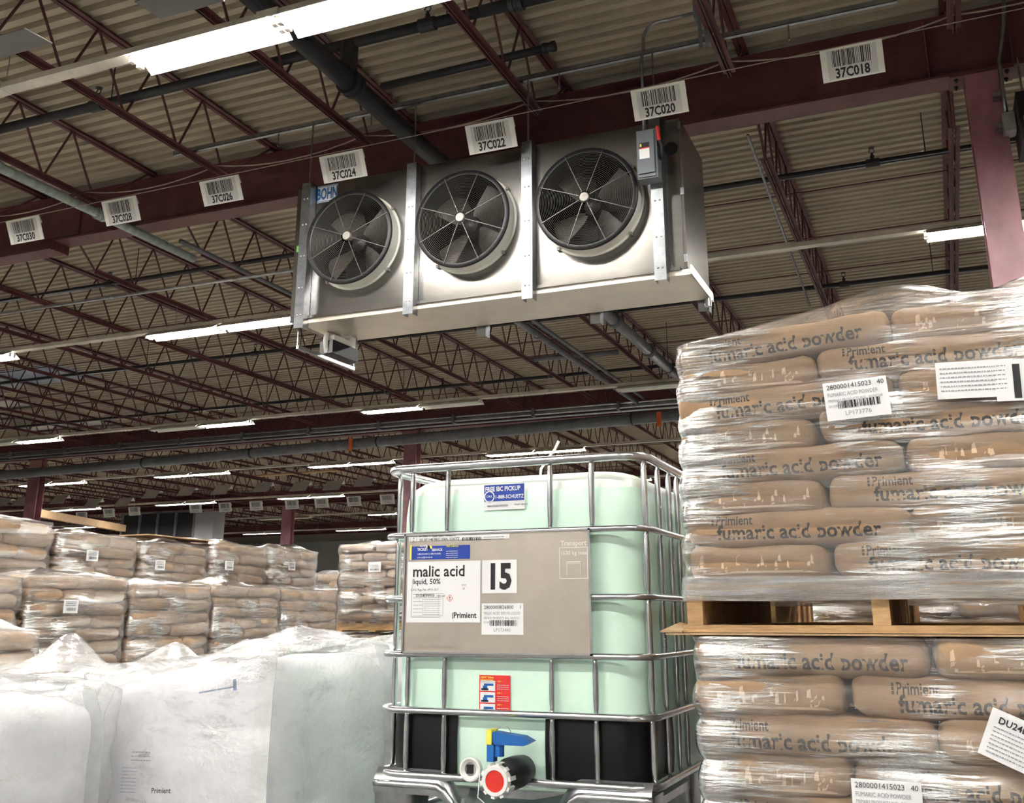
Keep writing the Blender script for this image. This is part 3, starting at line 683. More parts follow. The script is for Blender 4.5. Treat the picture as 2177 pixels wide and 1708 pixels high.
# condensate pump on a short strut under the left end
t = thing('condensate_pump', 'small condensate pump with white pipe on a strut under the cooling unit', 'pump', (-4.75,7.5,3.95))
A, B = Vector((-5.0,7.14,4.03)), Vector((-4.62,7.72,3.98)); 
A = atY(632,738,7.14); B = atY(752,785,7.80)
part('strut', MB().tube([A, B], .022, 4), 'galv', t); part('hanger_rod', MB().tube([A, A+Vector((0,0,4.2-A.z))], .006, 5), 'galv', t); part('hanger_rod', MB().tube([B, B+Vector((.02,0,4.25-B.z))], .006, 5), 'galv', t)
C = A.lerp(B, .72); u = (B-A).normalized()
Mx = lookat_M(C+Vector((.0,0,.10)), (0,0,1), u)
part('tank', MB().obox(Mx, .16, .085, .06), 'valve_black', t); part('motor_housing', MB().obox(Mx @ Matrix.Translation((-.02,0,.085)), .11, .07, .03), 'plastic_white', t)
part('cover', MB().obox(Mx @ Matrix.Translation((.10,0,.11)), .03, .075, .05), 'plastic_white', t)
D = Mx @ Vector((-.13,-.02,.0))
part('drain_elbow', MB().tube([Mx @ Vector((-.15,.0,-.05)), Mx @ Vector((-.17,0,.06)), Mx @ Vector((-.14,.02,.13)), Mx @ Vector((-.05,.04,.15)), Mx @ Vector((.02,.04,.15)), Mx @ Vector((.03,.04,.19))], .024, 10), 'plastic_white', t, True)
part('hose', MB().tube([Mx @ Vector((.13,.0,.06)), Mx @ Vector((.20,.0,.10)), Mx @ Vector((.21,.02,.2)), Mx @ Vector((.19,.04,.28))], .016, 8), 'valve_black', t, True)
# second unit far away, seen from its coil side
t = thing('cooling_unit', 'distant hung cooling unit with dark coil and grey end panel', 'cooler', (-29,33.6,4.2))
a = atY(262,1085,33.2); b_ = atY(415,1080,33.2); c = atY(456,1080,33.2); zt = 5.95
part('coil', MB().box((a.x,33.25,4.3),(b_.x,33.9,zt)), 'coil_dark', t)
part('end_panel', MB().box((b_.x,33.2,4.3),(c.x,33.9,zt-.08)), 'panel_grey', t)
for k in range(5): x = a.x + (b_.x-a.x)*(k/4); part('frame_bar', MB().box((x-.05,33.18,4.3),(x+.05,33.25,zt)), 'grey_pipe', t)
part('frame_bar', MB().box((a.x,33.18,zt-.06),(b_.x,33.25,zt)), 'grey_pipe', t); part('frame_bar', MB().box((a.x,33.18,4.3),(b_.x,33.25,4.4)), 'grey_pipe', t)
for x in (a.x+.3, c.x-.3): part('hanger_rod', MB().tube([(x,33.5,zt),(x,33.5,ZD)], .02, 5), 'galv', t)
# right edge: conduit, box and black unit beside the column
q = [atY(2135,-20,8.36), atY(2133,60,8.36), atY(2124,130,8.36), atY(2133,200,8.36), atY(2140,245,8.36)]
t = thing('conduit', 'silver conduit with clamps running down beside the right column', 'conduit', tuple(q[-1]))
part('pipe', MB().tube(q, .017, 10), 'galv', t, True)
for k, (x, y) in enumerate(((2127,203),(2133,270))):
    p = atY(x, y, 8.40); part('beam_clamp', MB().box((p.x-.06,8.36,p.z-.02),(p.x+.04,8.46,p.z+.02)), 'galv', t)
p = atY(2143,262,8.36); solid('junction_box', MB().box((p.x-.04,8.3,p.z-.09),(p.x+.05,8.42,p.z+.07)), 'galv_dull', 'small grey metal box at the foot of the conduit by the right column', 'junction box')
p = atY(2150,215,8.3); p2 = atY(2150,330,8.3)
t = thing('unit_heater', 'black hung unit at the right edge beside the column', 'heater', (p.x+.3,8.3,p2.z))
part('housing', MB().box((p.x+.02,8.15,p2.z+.05),(p.x+.7,8.6,p.z)), 'valve_black', t)
part('panel', MB().box((p.x+.05,8.10,p2.z),(p.x+.7,8.15,p2.z+.24)), 'disconnect_grey', t)
for x in (p.x+.1, p.x+.6): part('hanger_rod', MB().tube([(x,8.4,p.z),(x,8.4,6.17)], .008, 6), 'galv', t)

# ================================================================== IBC TANK
IX0, IX1, IY0, IY1 = -1.862, -.872, 3.195, 4.40
def rrect(x0, x1, y0, y1, r, z, n=6):
    out = []
    for (cx, cy, a0) in ((x1-r,y0+r,-PI/2),(x1-r,y1-r,0),(x0+r,y1-r,PI/2),(x0+r,y0+r,PI)):
        for k in range(n+1): a = a0 + k/n*PI/2; out.append((cx+r*math.cos(a), cy+r*math.sin(a), z))
    return out
def ibc(dz, label, full=True):
    t = thing('ibc_tank', label, 'tank', ((IX0+IX1)/2, (IY0+IY1)/2, 1.10+dz))
    # bottle
    mb = MB(); bx0, bx1, by0, by1 = IX0+.045, IX1-.045, IY0+.045, IY1-.045
    lv = [(1.215,.05),(1.225,.02),(1.27,.004),(1.4,0),(1.8,-.004),(2.10,0),(2.165,.006),(2.20,.022),(2.222,.048),(2.234,.085),(2.239,.15),(2.243,.28),(2.245,.44)]
    rings = []
    for z, ins in lv:
        rr = max(.02, .115 - ins*.2); rings.append(rrect(bx0+ins, bx1-ins, by0+ins, by1-ins, rr, z+dz, 8))
    n = len(rings[0])
    for r_ in rings: mb.v += r_
    for i in range(len(rings)-1):
        for k in range(n): mb.f.append((i*n+k, i*n+(k+1) % n, (i+1)*n+(k+1) % n, (i+1)*n+k))
    mb.f.append(tuple(range(n))[::-1]); mb.f.append(tuple((len(rings)-1)*n+k for k in range(n)))
    bt = part('bottle', mb, 'bottle', t, 'angle', 'translucent mint plastic bottle')
    part('fill_cap', MB().lathe([(.09,0),(.09,.03),(.08,.035),(.0,.035)], Matrix.Translation(((IX0+IX1)/2, IY0+.6, 2.235+dz)), 24), 'plastic_white', bt, 'angle')
    # cage: rails all round, posts on the four sides
    for z, r_ in ((2.265,.0155),(2.03,.0105),(1.815,.0105),(1.633,.0105),(1.454,.0115),(1.255,.012)):
        part('cage_rail', MB().tube(rrect(IX0+r_, IX1-r_, IY0+r_, IY1-r_, .085, z+dz), r_, 10, closed=True), 'steel_tube', t, True)
    fx = (-1.735, -1.596, -1.213, -1.066); zs = [1.255, 1.454, 1.633, 1.815, 2.03, 2.262]
    def post(x, y, dirv, segs):
        for a, b_ in segs:
            o = Vector(dirv)*.010; m_ = (a+b_)/2
            P = [Vector((x,y,a+dz))+o*.5, Vector((x,y,a+.02+dz))+o, Vector((x,y,a+.05+dz))+o, Vector((x,y,m_+dz))+o, Vector((x,y,b_-.05+dz))+o, Vector((x,y,b_-.02+dz))+o, Vector((x,y,b_+dz))+o*.5]
            part('cage_post', MB().tube(P, .0095, 8, rad=[.006,.0085,.0105,.0105,.0105,.0085,.006]), 'steel_tube', t, True)
    allsegs = list(zip(zs[:-1], zs[1:]))
    for x in fx: post(x, IY0+.013, (0,1,0), [(1.255,1.454),(1.454,1.633),(2.03,2.262)] if full else allsegs)
    for y in (3.275, 3.45, 3.60, 3.72, 3.95, 4.15, 4.32):
        post(IX1-.02, y, (-1,0,0), [(1.255,1.454),(1.454,1.815),(1.815,2.03),(2.03,2.262)])
    for y in (3.30, 3.6, 3.9, 4.2): post(IX0+.02, y, (1,0,0), [(1.255,1.633),(1.633,2.03),(2.03,2.262)])
    for x in fx: post(x, IY1-.013, (0,-1,0), [(1.255,1.633),(1.633,2.03),(2.03,2.262)])
    # black corner guards
    for xa, xb, sgn in ((IX0+.040, -1.552, 0), (-1.243, IX1-.040, 1)):
        def guard(u, v, xa=xa, xb=xb, sgn=sgn):
            z = 1.262 + v*.187; L1, L2, rc = xb-xa-.1, .22, .1
            s = u*(L1 + rc*PI/2 + L2); bul = .005*math.sin(PI*v)
            if not sgn: s = (L1 + rc*PI/2 + L2) - s
            # runs from the front face round the corner to the side
            if s < L1: p = Vector((s, 0)); nn = Vector((0,-1))
            elif s < L1 + rc*PI/2: a = (s-L1)/rc; p = Vector((L1+rc*math.sin(a), rc-rc*math.cos(a))); nn = Vector((math.sin(a),-math.cos(a)))
            else: p = Vector((L1+rc, rc+s-L1-rc*PI/2)); nn = Vector((1,0))
            p = p + nn*bul
            x = xa + p.x if sgn else xb - p.x
            return (x, IY0+.0395+p.y, z+dz)
        part('corner_guard', MB().grid(guard, 24, 8), 'bumper_black', t, True, 'black plastic corner guard')
    # pallet base
    base_ = part('base_tray', MB().box((IX0+.03,IY0+.10,1.19+dz),(IX1-.03,IY1-.03,1.215+dz)), 'galv', t)
    for xa, xb, sg in ((IX0+.02, -1.53, 1), (-1.20, IX1-.02, -1)):
        lip = MB()
        def tray(u, v, xa=xa, xb=xb, sg=sg):
            x = xa + (xb-xa)*u; e = u if sg > 0 else 1-u
            zt_ = 1.272 - .03*v - (max(0, e-.72)/.28)**2*.08; return (x, IY0+.0+.03*(1-v)-.014*math.sin(v*PI), zt_ - v*.045 + dz)
        lip.grid(tray, 16, 5); part('tray_lip', lip, 'galv', t, True)
        c = MB(); pth = []
        for k in range(13):
            u = k/12; x = xa + (xb-xa)*u; e = u if sg > 0 else 1-u
            pth.append((x, IY0+.004, 1.225 - (max(0, e-.72)/.28)**2*.085 + dz))
        part('tray_bead', c.tube(pth, .012, 8), 'steel_tube', t, True)
    dish = MB().grid(lambda u, v: (-1.53+.33*u, IY0+.005+.09*v, 1.14+.075*v-.028*math.sin(u*PI)+dz), 10, 4); part('valve_dish', dish, 'galv', t, True)
    for fxx in (IX0+.085, (IX0+IX1)/2+.02, IX1-.095):
        for fy in (IY0+.08, (IY0+IY1)/2, IY1-.08):
            wdt = .07 if fxx != (IX0+IX1)/2+.02 else .05
            if wdt == .05 and fy == IY0+.08: continue
            mbf = MB(); rr = rrect(fxx-wdt, fxx+wdt, fy-.07, fy+.07, .025, 1.105+dz, 4); r2 = rrect(fxx-wdt-.008, fxx+wdt+.008, fy-.078, fy+.078, .03, 1.235+dz, 4); nn = len(rr)
            mbf.v += rr + r2; mbf.f += [(k,(k+1) % nn,nn+(k+1) % nn,nn+k) for k in range(nn)] + [tuple(range(nn))[::-1], tuple(range(nn,2*nn))]
            part('foot', mbf, 'galv', t, 'angle')
    for y in (IY0+.05, IY1-.05): part('skid', MB().box((IX0+.03,y-.035,1.10+dz),(IX1-.03,y+.035,1.112+dz)), 'galv', t)
    return t
tank = ibc(0, 'white caged liquid tank with mint bottle, labelled malic acid')
ibc(-1.165, 'lower caged tank carrying the labelled malic acid tank', False)
# valve
vx, vz = -1.318, 1.288
v = part('outlet_valve', MB().lathe([(.044,.05),(.048,.0),(.048,-.06),(.040,-.07),(.040,-.13),(.03,-.13)], lookat_M((vx,IY0-.02,vz),(0,1,0)), 28), 'valve_black', tank, 'angle', 'black outlet valve with blue lever')
cap = MB().lathe([(.040,0),(.044,.004),(.044,.045),(.041,.05),(.031,.05),(.031,.04)], lookat_M((vx-.008,IY0-.125,vz-.008),(0,-1,0)), 28)
for k in range(10):
    a = 2*PI*k/10; M = lookat_M((vx-.008,IY0-.125,vz-.008),(0,-1,0)) @ Matrix.Rotation(a,4,'Z') @ Matrix.Translation((.045,0,.024)); cap.obox(M, .005, .006, .022)
part('white_nut', cap, 'plastic_white', v, 'angle'); part('red_cap', MB().lathe([(.0,.047),(.031,.047),(.031,.04)], lookat_M((vx-.008,IY0-.125,vz-.008),(0,-1,0)), 28, False), 'cap_red', v)
part('lever', MB().prism([(vx-.055,vz+.085),(vx+.055,vz+.085),(vx+.08,vz+.098),(vx+.05,vz+.112),(vx-.045,vz+.122),(vx-.06,vz+.115)], IY0-.10, IY0-.055, 1), 'valve_blue', v)
part('lever_stem', MB().tube([(vx-.035,IY0-.08,vz+.05),(vx-.035,IY0-.08,vz+.10)], .017, 10).box((vx-.068,IY0-.1,vz+.035),(vx-.045,IY0-.07,vz+.09)), 'valve_blue', v)
part('yellow_clip', MB().box((vx-.068,IY0-.105,vz+.085),(vx-.05,IY0-.05,vz+.128)), 'sticker_yellow', v)
part('seal_wire', MB().tube([(vx-.02+.026*math.cos(a*PI/8), IY0-.08, vz+.115+.024*math.sin(a*PI/8)) for a in range(9)], .0015, 4), 'steel_tube', v)
part('spare_cap', MB().lathe([(.02,.0),(.036,.0),(.036,.02),(.031,.022),(.02,.014)], lookat_M((-1.462,IY0-.04,1.292),(0,-1,0)), 24, False), 'plastic_white', v, 'angle'); part('spare_cap_centre', MB().lathe([(.0,.006),(.02,.006)], lookat_M((-1.462,IY0-.04,1.292),(0,-1,0)), 16, False), 'plastic_white', v)
part('cap_plug', MB().box((-1.472,IY0-.062,1.28),(-1.455,IY0-.045,1.305)), 'valve_black', v)
part('strap_cord', MB().tube([(-1.43,IY0-.05,1.29),(-1.42,IY0-.08,1.26),(-1.415,IY0-.1,1.22),(-1.37,IY0-.12,1.2)], .002, 4), 'plastic_white', v)
# sheet metal plate
PX0, PX1, PZ0, PZ1 = -1.748, -1.066, 1.636, 2.032; YP = IY0-.004
pl = part('name_plate', MB().box((PX0,YP,PZ0),(PX1,YP+.003,PZ1)), 'plate_sheet', tank, label='bare sheet-metal name plate')
for (a, b_, c, d) in ((PX0,PZ0,PX1,PZ0+.006),(PX0,PZ1-.006,PX1,PZ1),(PX0,PZ0,PX0+.006,PZ1),(PX1-.006,PZ0,PX1,PZ1)): part('folded_edge', MB().box((a,YP-.006,b_),(c,YP,d)), 'steel_tube', pl)
P = Plane2((PX0,YP,PZ0), (1,0,0), (0,0,1), .0008)
def pp(x, y): q = atY(x, y, YP); return q.x-PX0, q.z-PZ0
em = MB(); ex0, ez0, ex1, ez1 = *pp(1190,1232), *pp(1250,1163)
for (a, b_, c, d) in ((ex0,ez0,ex1,ez0+.003),(ex0,ez1-.003,ex1,ez1),(ex0,ez0,ex0+.003,ez1),(ex1-.003,ez0,ex1,ez1),(ex0+.025,ez0+.052,ex1-.025,ez0+.056),(ex0+.025,ez0+.01,ex0+.027,ez0+.05),(ex1-.027,ez0+.01,ex1-.025,ez0+.05),(ex0+.025,ez0+.047,ex1-.025,ez0+.049)): P.slab(em, a, b_, c, d, .002)
P.text(em, 'Transport', (ex0+ex1)/2, ez1+.006, .022, .02, 'CENTER', 2); P.text(em, '1630 kg max', (ex0+ex1)/2, ez1-.024, .018, .02, 'CENTER', 2)
part('embossing', em, 'emboss_highlight', pl)
em = MB(); q = pp(878,1362); P.text(em, 'SCHÜTZ', q[0], q[1], .026, .0, 'LEFT', 2); q = pp(878,1378); P.text(em, 'Transport Information', q[0], q[1], .018, 0, 'LEFT', 2); part('embossing', em, 'plate_sheet', pl)
def sheet(name, parent, plane, x0, y0, x1, y1, m, label=None, lift=1, th=.0008):
    return part(name, plane.slab(MB(), x0, y0, x1, y1, th, lift), m, parent, label=label)
def lines(mb, pl_, x0, x1, ys, h, seed, lift=3):   # rows of illegible fine print
    r = random.Random(seed)
    for y in ys:
        x = x0
        while x < x1:
            wd = r.uniform(.4, 1.4)*h*2.2; pl_.rect(mb, x, y, min(x+wd, x1), y+h, lift); x += wd + h*.8
    return mb
# strip at top
a, b_ = pp(870,1152), pp(1083,1135); s1 = sheet('data_strip', pl, P, a[0], a[1], b_[0], b_[1], 'label_white')
mb = MB(); q = pp(892,1143); P.text(mb, '31 HA1 Y 1223 USA +AA6911', q[0], q[1], .014, .01, 'LEFT', 3, .8); q = pp(892,1151.5); P.text(mb, '355 307 1948 98KG 100kPa  SCHÜTZ', q[0], q[1], .013, .01, 'LEFT', 3, .75)
q = pp(983,1150); q2 = pp(1024,1142); P.bars(mb, q[0], q2[0], q[1], q2[1], 5, 20, 3); q = pp(1029,1148); lines(mb, P, q[0], q[0]+.075, (q[1], q[1]+.007), .002, 3)
q = pp(880,1145); 
for k in range(16): a0 = 2*PI*k/16; P.rect(mb, q[0]+.013*math.cos(a0)-.001, q[1]-.004+.013*math.sin(a0)-.001, q[0]+.013*math.cos(a0)+.001, q[1]-.004+.013*math.sin(a0)+.001, 3)
P.text(mb, 'u', q[0], q[1]-.003, .012, .02, 'CENTER', 3); P.text(mb, 'n', q[0], q[1]-.013, .012, .02, 'CENTER', 3)
part('print', mb, 'ink', s1)
# blue strip
a, b_ = pp(872,1191), pp(999,1159); s2 = sheet('service_sticker', pl, P, a[0], a[1], b_[0], b_[1], 'sticker_blue', 'blue ticket service sticker')
mb = MB(); x, z = a; P.text(mb, 'SCHÜTZ', x+.038, z+.043, .009, .02, 'LEFT', 3); P.text(mb, 'TICKET', x+.028, z+.030, .013, .03, 'LEFT', 3); P.text(mb, 'SERVICE', x+.085, z+.028, .011, .03, 'LEFT', 3)
P.text(mb, '1-888-SCHUETZ (1-888-724-8389)', x+.028, z+.016, .008, .01, 'LEFT', 3, .8); P.text(mb, 'ticket.usa@schuetz.net', x+.028, z+.005, .008, .01, 'LEFT', 3, .8); lines(mb, P, x+.14, x+.185, [z+.004+.007*k for k in range(4)], .002, 8)
for k in range(3): P.rect(mb, x+.062+.006*k, z+.036, x+.074+.006*k, z+.05-.003*k, 3)
part('print', mb, 'label_white', s2)
mb = MB(); P.rect(mb, x, z+.0, x+.006, z+.05, 3); P.text(mb, 'FREE Collection', x+.14, z+.04, .009, .02, 'LEFT', 3, .8); P.rect(mb, x+.078, z+.036, x+.084, z+.046, 4); part('print', mb, 'sticker_yellow', s2)
# malic acid label
a, b_ = pp(864,1324), pp(1022,1192); s3 = sheet('product_label', pl, P, a[0], a[1], b_[0], b_[1], 'label_white', 'white malic acid label')
mb = MB(); x, z = a; W_, H_ = b_[0]-a[0], b_[1]-a[1]
P.text(mb, 'malic acid', x+.020, z+H_-.050, .052, .016, 'LEFT', 3, .98); P.text(mb, 'liquid, 50%', x+.020, z+H_-.075, .025, .014, 'LEFT', 3)
P.text(mb, 'C.A.S. Reg. No. 6915-15-7', x+.014, z+H_-.097, .010, .0, 'LEFT', 3); P.text(mb, 'DU24E90950', x+.035, z+H_-.117, .013, .012, 'LEFT', 3); P.text(mb, 'malic acid', x+.115, z+H_-.117, .008, .01, 'LEFT', 3)
P.text(mb, 'Primient', x+W_-.098, z+.015, .026, .022, 'LEFT', 3, .95); P.rect(mb, x+W_-.102, z+.012, x+W_-.099, z+.032, 3); P.text(mb, 'PCC', x+.21, z+H_-.083, .008, 0, 'LEFT', 3); P.text(mb, 'U', x+.213, z+H_-.095, .010, .01, 'LEFT', 3)
P.rect(mb, x+.019, z+.018, x+.02, z+.125, 3); P.rect(mb, x+.019, z+.017, x+.13, z+.018, 3)
part('print', mb, 'ink', s3)
mb = MB(); lines(mb, P, x+.026, x+.06, [z+.02+.012*k for k in range(7)], .002, 4); lines(mb, P, x+.066, x+.13, [z+.025+.007*k for k in range(9)], .0016, 6)
for (c, d, e, f) in ((.062,.022,.063,.095),(.062,.094,.14,.095),(.139,.022,.14,.095),(.062,.022,.14,.023),(.122,.022,.1225,.095),(.062,.08,.14,.0805)): P.rect(mb, x+c, z+d, x+e, z+f, 3)
part('fine_print', mb, 'ink_grey', s3)
mb = MB(); cx, cz = x+.165, z+.079; d1, d2 = .0125, .0105
mb.add([P.p(cx-d1,cz,3),P.p(cx,cz-d1,3),P.p(cx+d1,cz,3),P.p(cx,cz+d1,3),P.p(cx-d2,cz,3),P.p(cx,cz-d2,3),P.p(cx+d2,cz,3),P.p(cx,cz+d2,3)], [(0,1,5,4),(1,2,6,5),(2,3,7,6),(3,0,4,7)]); part('hazard_diamond', mb, 'sticker_red', s3)
part('hazard_mark', P.text(MB(), '!', cx, cz-.006, .017, .03, 'CENTER', 3), 'ink', s3)
# 15 and pallet tag
a, b_ = pp(1025,1262), pp(1099,1190); s4 = sheet('number_card', pl, P, a[0], a[1], b_[0], b_[1], 'label_white', 'white card reading 15')
part('print', P.text(MB(), '15', (a[0]+b_[0])/2, a[1]+.016, .113, .04, 'CENTER', 3, .82), 'ink', s4)
def pallet_tag(parent, plane, x, z, W_, H_, l1, cnt, l2, l3, l4, lp, seed, m='label_white', name='pallet_tag'):
    s = sheet(name, parent, plane, x, z, x+W_, z+H_, m)
    mb = MB(); k = W_/.15
    plane.text(mb, l1, x+.008*k, z+H_-.018*k, .0165*k, .0, 'LEFT', 3); plane.text(mb, cnt, x+W_-.006*k, z+H_-.018*k, .0165*k, 0, 'RIGHT', 3)
    part('print', mb, 'ink_faded', s)
    mb = MB(); plane.text(mb, l2, x+.008*k, z+H_-.036*k, .0135*k, .0, 'LEFT', 3, .78); plane.text(mb, l3, x+.008*k, z+H_-.050*k, .0100*k, .0, 'LEFT', 3, .78); plane.text(mb, l4, x+.008*k, z+H_-.063*k, .0085*k, 0, 'LEFT', 3, .85)
    plane.text(mb, lp, x+W_*.5, z+.010*k, .0155*k, 0, 'CENTER', 3); part('print', mb, 'ink_grey', s)
    part('barcode', plane.bars(MB(), x+.03*k, x+W_-.022*k, z+.028*k, z+.046*k, seed, 20, 3), 'ink', s); return s
a, b_ = pp(1024,1350), pp(1113,1283)
pallet_tag(pl, P, a[0], a[1], b_[0]-a[0], b_[1]-a[1], '2800000826800', '1', 'MALIC ACID 50% FG LIQUID', 'PRIMARY PRODUCTS ING   R0247251', 'DU24E90950        05/09/24  05/11/24', 'LP173441', 11)
# stickers on the bottle
YB = IY0+.0405; P = Plane2((0,YB,0), (1,0,0), (0,0,1), .0012)
a, b_ = atY(1029,1086,YB), atY(1116,1027,YB)
s5 = part('pickup_sticker', P.slab(MB(), a.x, a.z, b_.x, b_.z, .001, 1), 'label_white', tank, label='blue and white pickup sticker')
part('blue_field', P.rect(MB(), a.x+.002, a.z+.030, b_.x-.002, b_.z-.002, 3), 'sticker_blue', s5)
mb = MB(); W_ = b_.x-a.x; P.text(mb, 'FREE IBC PICKUP', a.x+.006, b_.z-.024, .022, .03, 'LEFT', 4, .80); P.text(mb, '1-888-SCHUETZ', a.x+.043, b_.z-.050, .0175, .02, 'LEFT', 4, .88); P.text(mb, '(1-888-724-8389)', a.x+.040, b_.z-.071, .017, .02, 'LEFT', 4, .85)
cx, cz = a.x+.022, a.z+.046
ring = []
for k in range(24):
    for rr in (.016, .020): ring.append(P.p(cx+rr*math.cos(2*PI*k/24), cz+rr*math.sin(2*PI*k/24), 4))
mb.add(ring, [(2*k, 2*k+1, (2*k+3) % 48, (2*k+2) % 48) for k in range(24)]); P.text(mb, 'CALL', cx, cz-.002, .010, .02, 'CENTER', 4)
part('print', mb, 'label_white', s5)
mb = MB(); P.text(mb, 'www.schuetz.net/ticket', a.x+.014, a.z+.011, .011, .01, 'LEFT', 4, .75); P.text(mb, 'TICKET SERVICE', a.x+.115, a.z+.013, .007, .01, 'LEFT', 4); part('print', mb, 'ink', s5)
a, b_ = atY(1019,1521,YB), atY(1085,1437,YB)
s6 = part('valve_sticker', P.slab(MB(), a.x, a.z, b_.x, b_.z, .001, 1), 'sticker_red', tank, label='red valve instruction sticker')
mb = MB(); 
for k in range(3): P.rect(mb, a.x+.004, a.z+.004+.036*k, a.x+.058, a.z+.036+.036*k, 3)
P.text(mb, 'Please follow instructions!', a.x+.004, b_.z-.023, .007, .01, 'LEFT', 3, .75); lines(mb, P, a.x+.065, b_.x-.004, [a.z+.01+.036*k+.006*j for k in range(3) for j in range(3)], .0018, 21)
part('print', mb, 'label_white', s6)
mb = MB(); P.text(mb, 'NEW Valve', a.x+.004, b_.z-.010, .010, .02, 'LEFT', 3); P.text(mb, 'Safeguard System', a.x+.004, b_.z-.017, .008, .02, 'LEFT', 3, .85); 
for k in range(3): P.text(mb, 'STEP %d' % (3-k), a.x+.065, a.z+.032+.036*k, .006, .02, 'LEFT', 3)
part('print', mb, 'sticker_yellow', s6)
mb = MB()
for k in range(3): P.rect(mb, a.x+.018, a.z+.02+.036*k, a.x+.052, a.z+.027+.036*k, 4); P.rect(mb, a.x+.014, a.z+.01+.036*k, a.x+.03, a.z+.02+.036*k, 4)
part('picture', mb, 'valve_blue', s6)
mb = MB()
for k in range(3): P.rect(mb, a.x+.008, a.z+.006+.036*k, a.x+.034, a.z+.012+.036*k, 4)
part('picture', mb, 'ink', s6)
solid('loose_cable', MB().tube([atY(1188,938,3.85), atY(1180,955,3.85), atY(1165,975,3.85), atY(1150,998,3.85), Vector((atY(1150,998,3.85).x,3.83,2.246))], .006, 6), 'plastic_white', 'loose white cable end sticking up behind the tank', 'cable', smooth=True)

# ================================================================== SACKS, FILM, LOADS
def axis_samples(h, r, n):
    a = [-h, -h+.3*r, -h+r]; c = [h-r, h-.3*r, h]
    return a + [(-h+r) + (2*h-2*r)*k/n for k in range(1, n)] + c
def rounded(hx, hy, hz, r, nx, ny, zs, seed, amp=.006, fr=7.0, pil=.16):
    X, Y = axis_samples(hx, r, nx), axis_samples(hy, r, ny); Z = [hz*q for q in zs]; idx = {}; mb = MB()
    def vid(i, j, k):
        if (i, j, k) in idx: return idx[(i, j, k)]
        q = Vector((X[i], Y[j], Z[k])); rz = min(r, hz*.96)
        inn = Vector((max(-hx+r, min(hx-r, q.x)), max(-hy+r, min(hy-r, q.y)), max(-hz+rz, min(hz-rz, q.z))))
        d = q - inn; p = inn + d.normalized()*Vector((d.x, d.y, d.z*r/rz)).normalized().length*r if d.length > 1e-9 else q
        if d.length > 1e-9:
            dd = Vector((d.x/r, d.y/r, d.z/rz)); m_ = max(abs(dd.x), abs(dd.y), abs(dd.z)); dd = dd.normalized(); p = inn + Vector((dd.x*r, dd.y*r, dd.z*rz))
        e = max(abs(p.x)/hx, abs(p.y)/hy)
        p.z *= 1 - pil*e**6
        nv = noise.noise_vector(p*fr + Vector((seed*3.7, seed*1.3, 0))); n2 = noise.noise_vector(p*fr*2.7 + Vector((seed, 7, 3)))
        p += (nv*.7 + n2*.35)*amp*2
        idx[(i, j, k)] = len(mb.v); mb.v.append(tuple(p)); return idx[(i, j, k)]
    nX, nY, nZ = len(X)-1, len(Y)-1, len(Z)-1
    for i in range(nX):
        for j in range(nY):
            mb.f.append((vid(i,j,0),vid(i,j+1,0),vid(i+1,j+1,0),vid(i+1,j,0))); mb.f.append((vid(i,j,nZ),vid(i+1,j,nZ),vid(i+1,j+1,nZ),vid(i,j+1,nZ)))
    for i in range(nX):
        for k in range(nZ):
            mb.f.append((vid(i,0,k),vid(i+1,0,k),vid(i+1,0,k+1),vid(i,0,k+1))); mb.f.append((vid(i,nY,k),vid(i,nY,k+1),vid(i+1,nY,k+1),vid(i+1,nY,k)))
    for j in range(nY):
        for k in range(nZ):
            mb.f.append((vid(0,j,k),vid(0,j,k+1),vid(0,j+1,k+1),vid(0,j+1,k))); mb.f.append((vid(nX,j,k),vid(nX,j+1,k),vid(nX,j+1,k+1),vid(nX,j,k+1)))
    return mb
def project(mb2d, bvh, d, eps, place):
    """lay flat print on a curved sack by dropping it along d"""
    out = MB(); mp = {}
    for vtx, fcs in mb2d:
        ok = []
        b0 = len(out.v)
        for (a, c) in vtx:
            o = place(a, max(-.0315, min(.039, c))); hit = bvh.ray_cast(o, d)
            if hit[0] is None or hit[1].dot(d) > -.02: ok.append(False); out.v.append(tuple(o))
            else: ok.append(True); out.v.append(tuple(hit[0] - d*eps))
        for f in fcs:
            if all(ok[i] for i in f): out.f.append(tuple(i+b0 for i in f))
    used = sorted({i for f in out.f for i in f}); mp = {q: n for n, q in enumerate(used)}
    o2 = MB(); o2.v = [out.v[i] for i in used]; o2.f = [tuple(mp[i] for i in f) for f in out.f]; return o2
SL, SW, SH = .605, .392, .094
class SackKind: pass
kinds = []
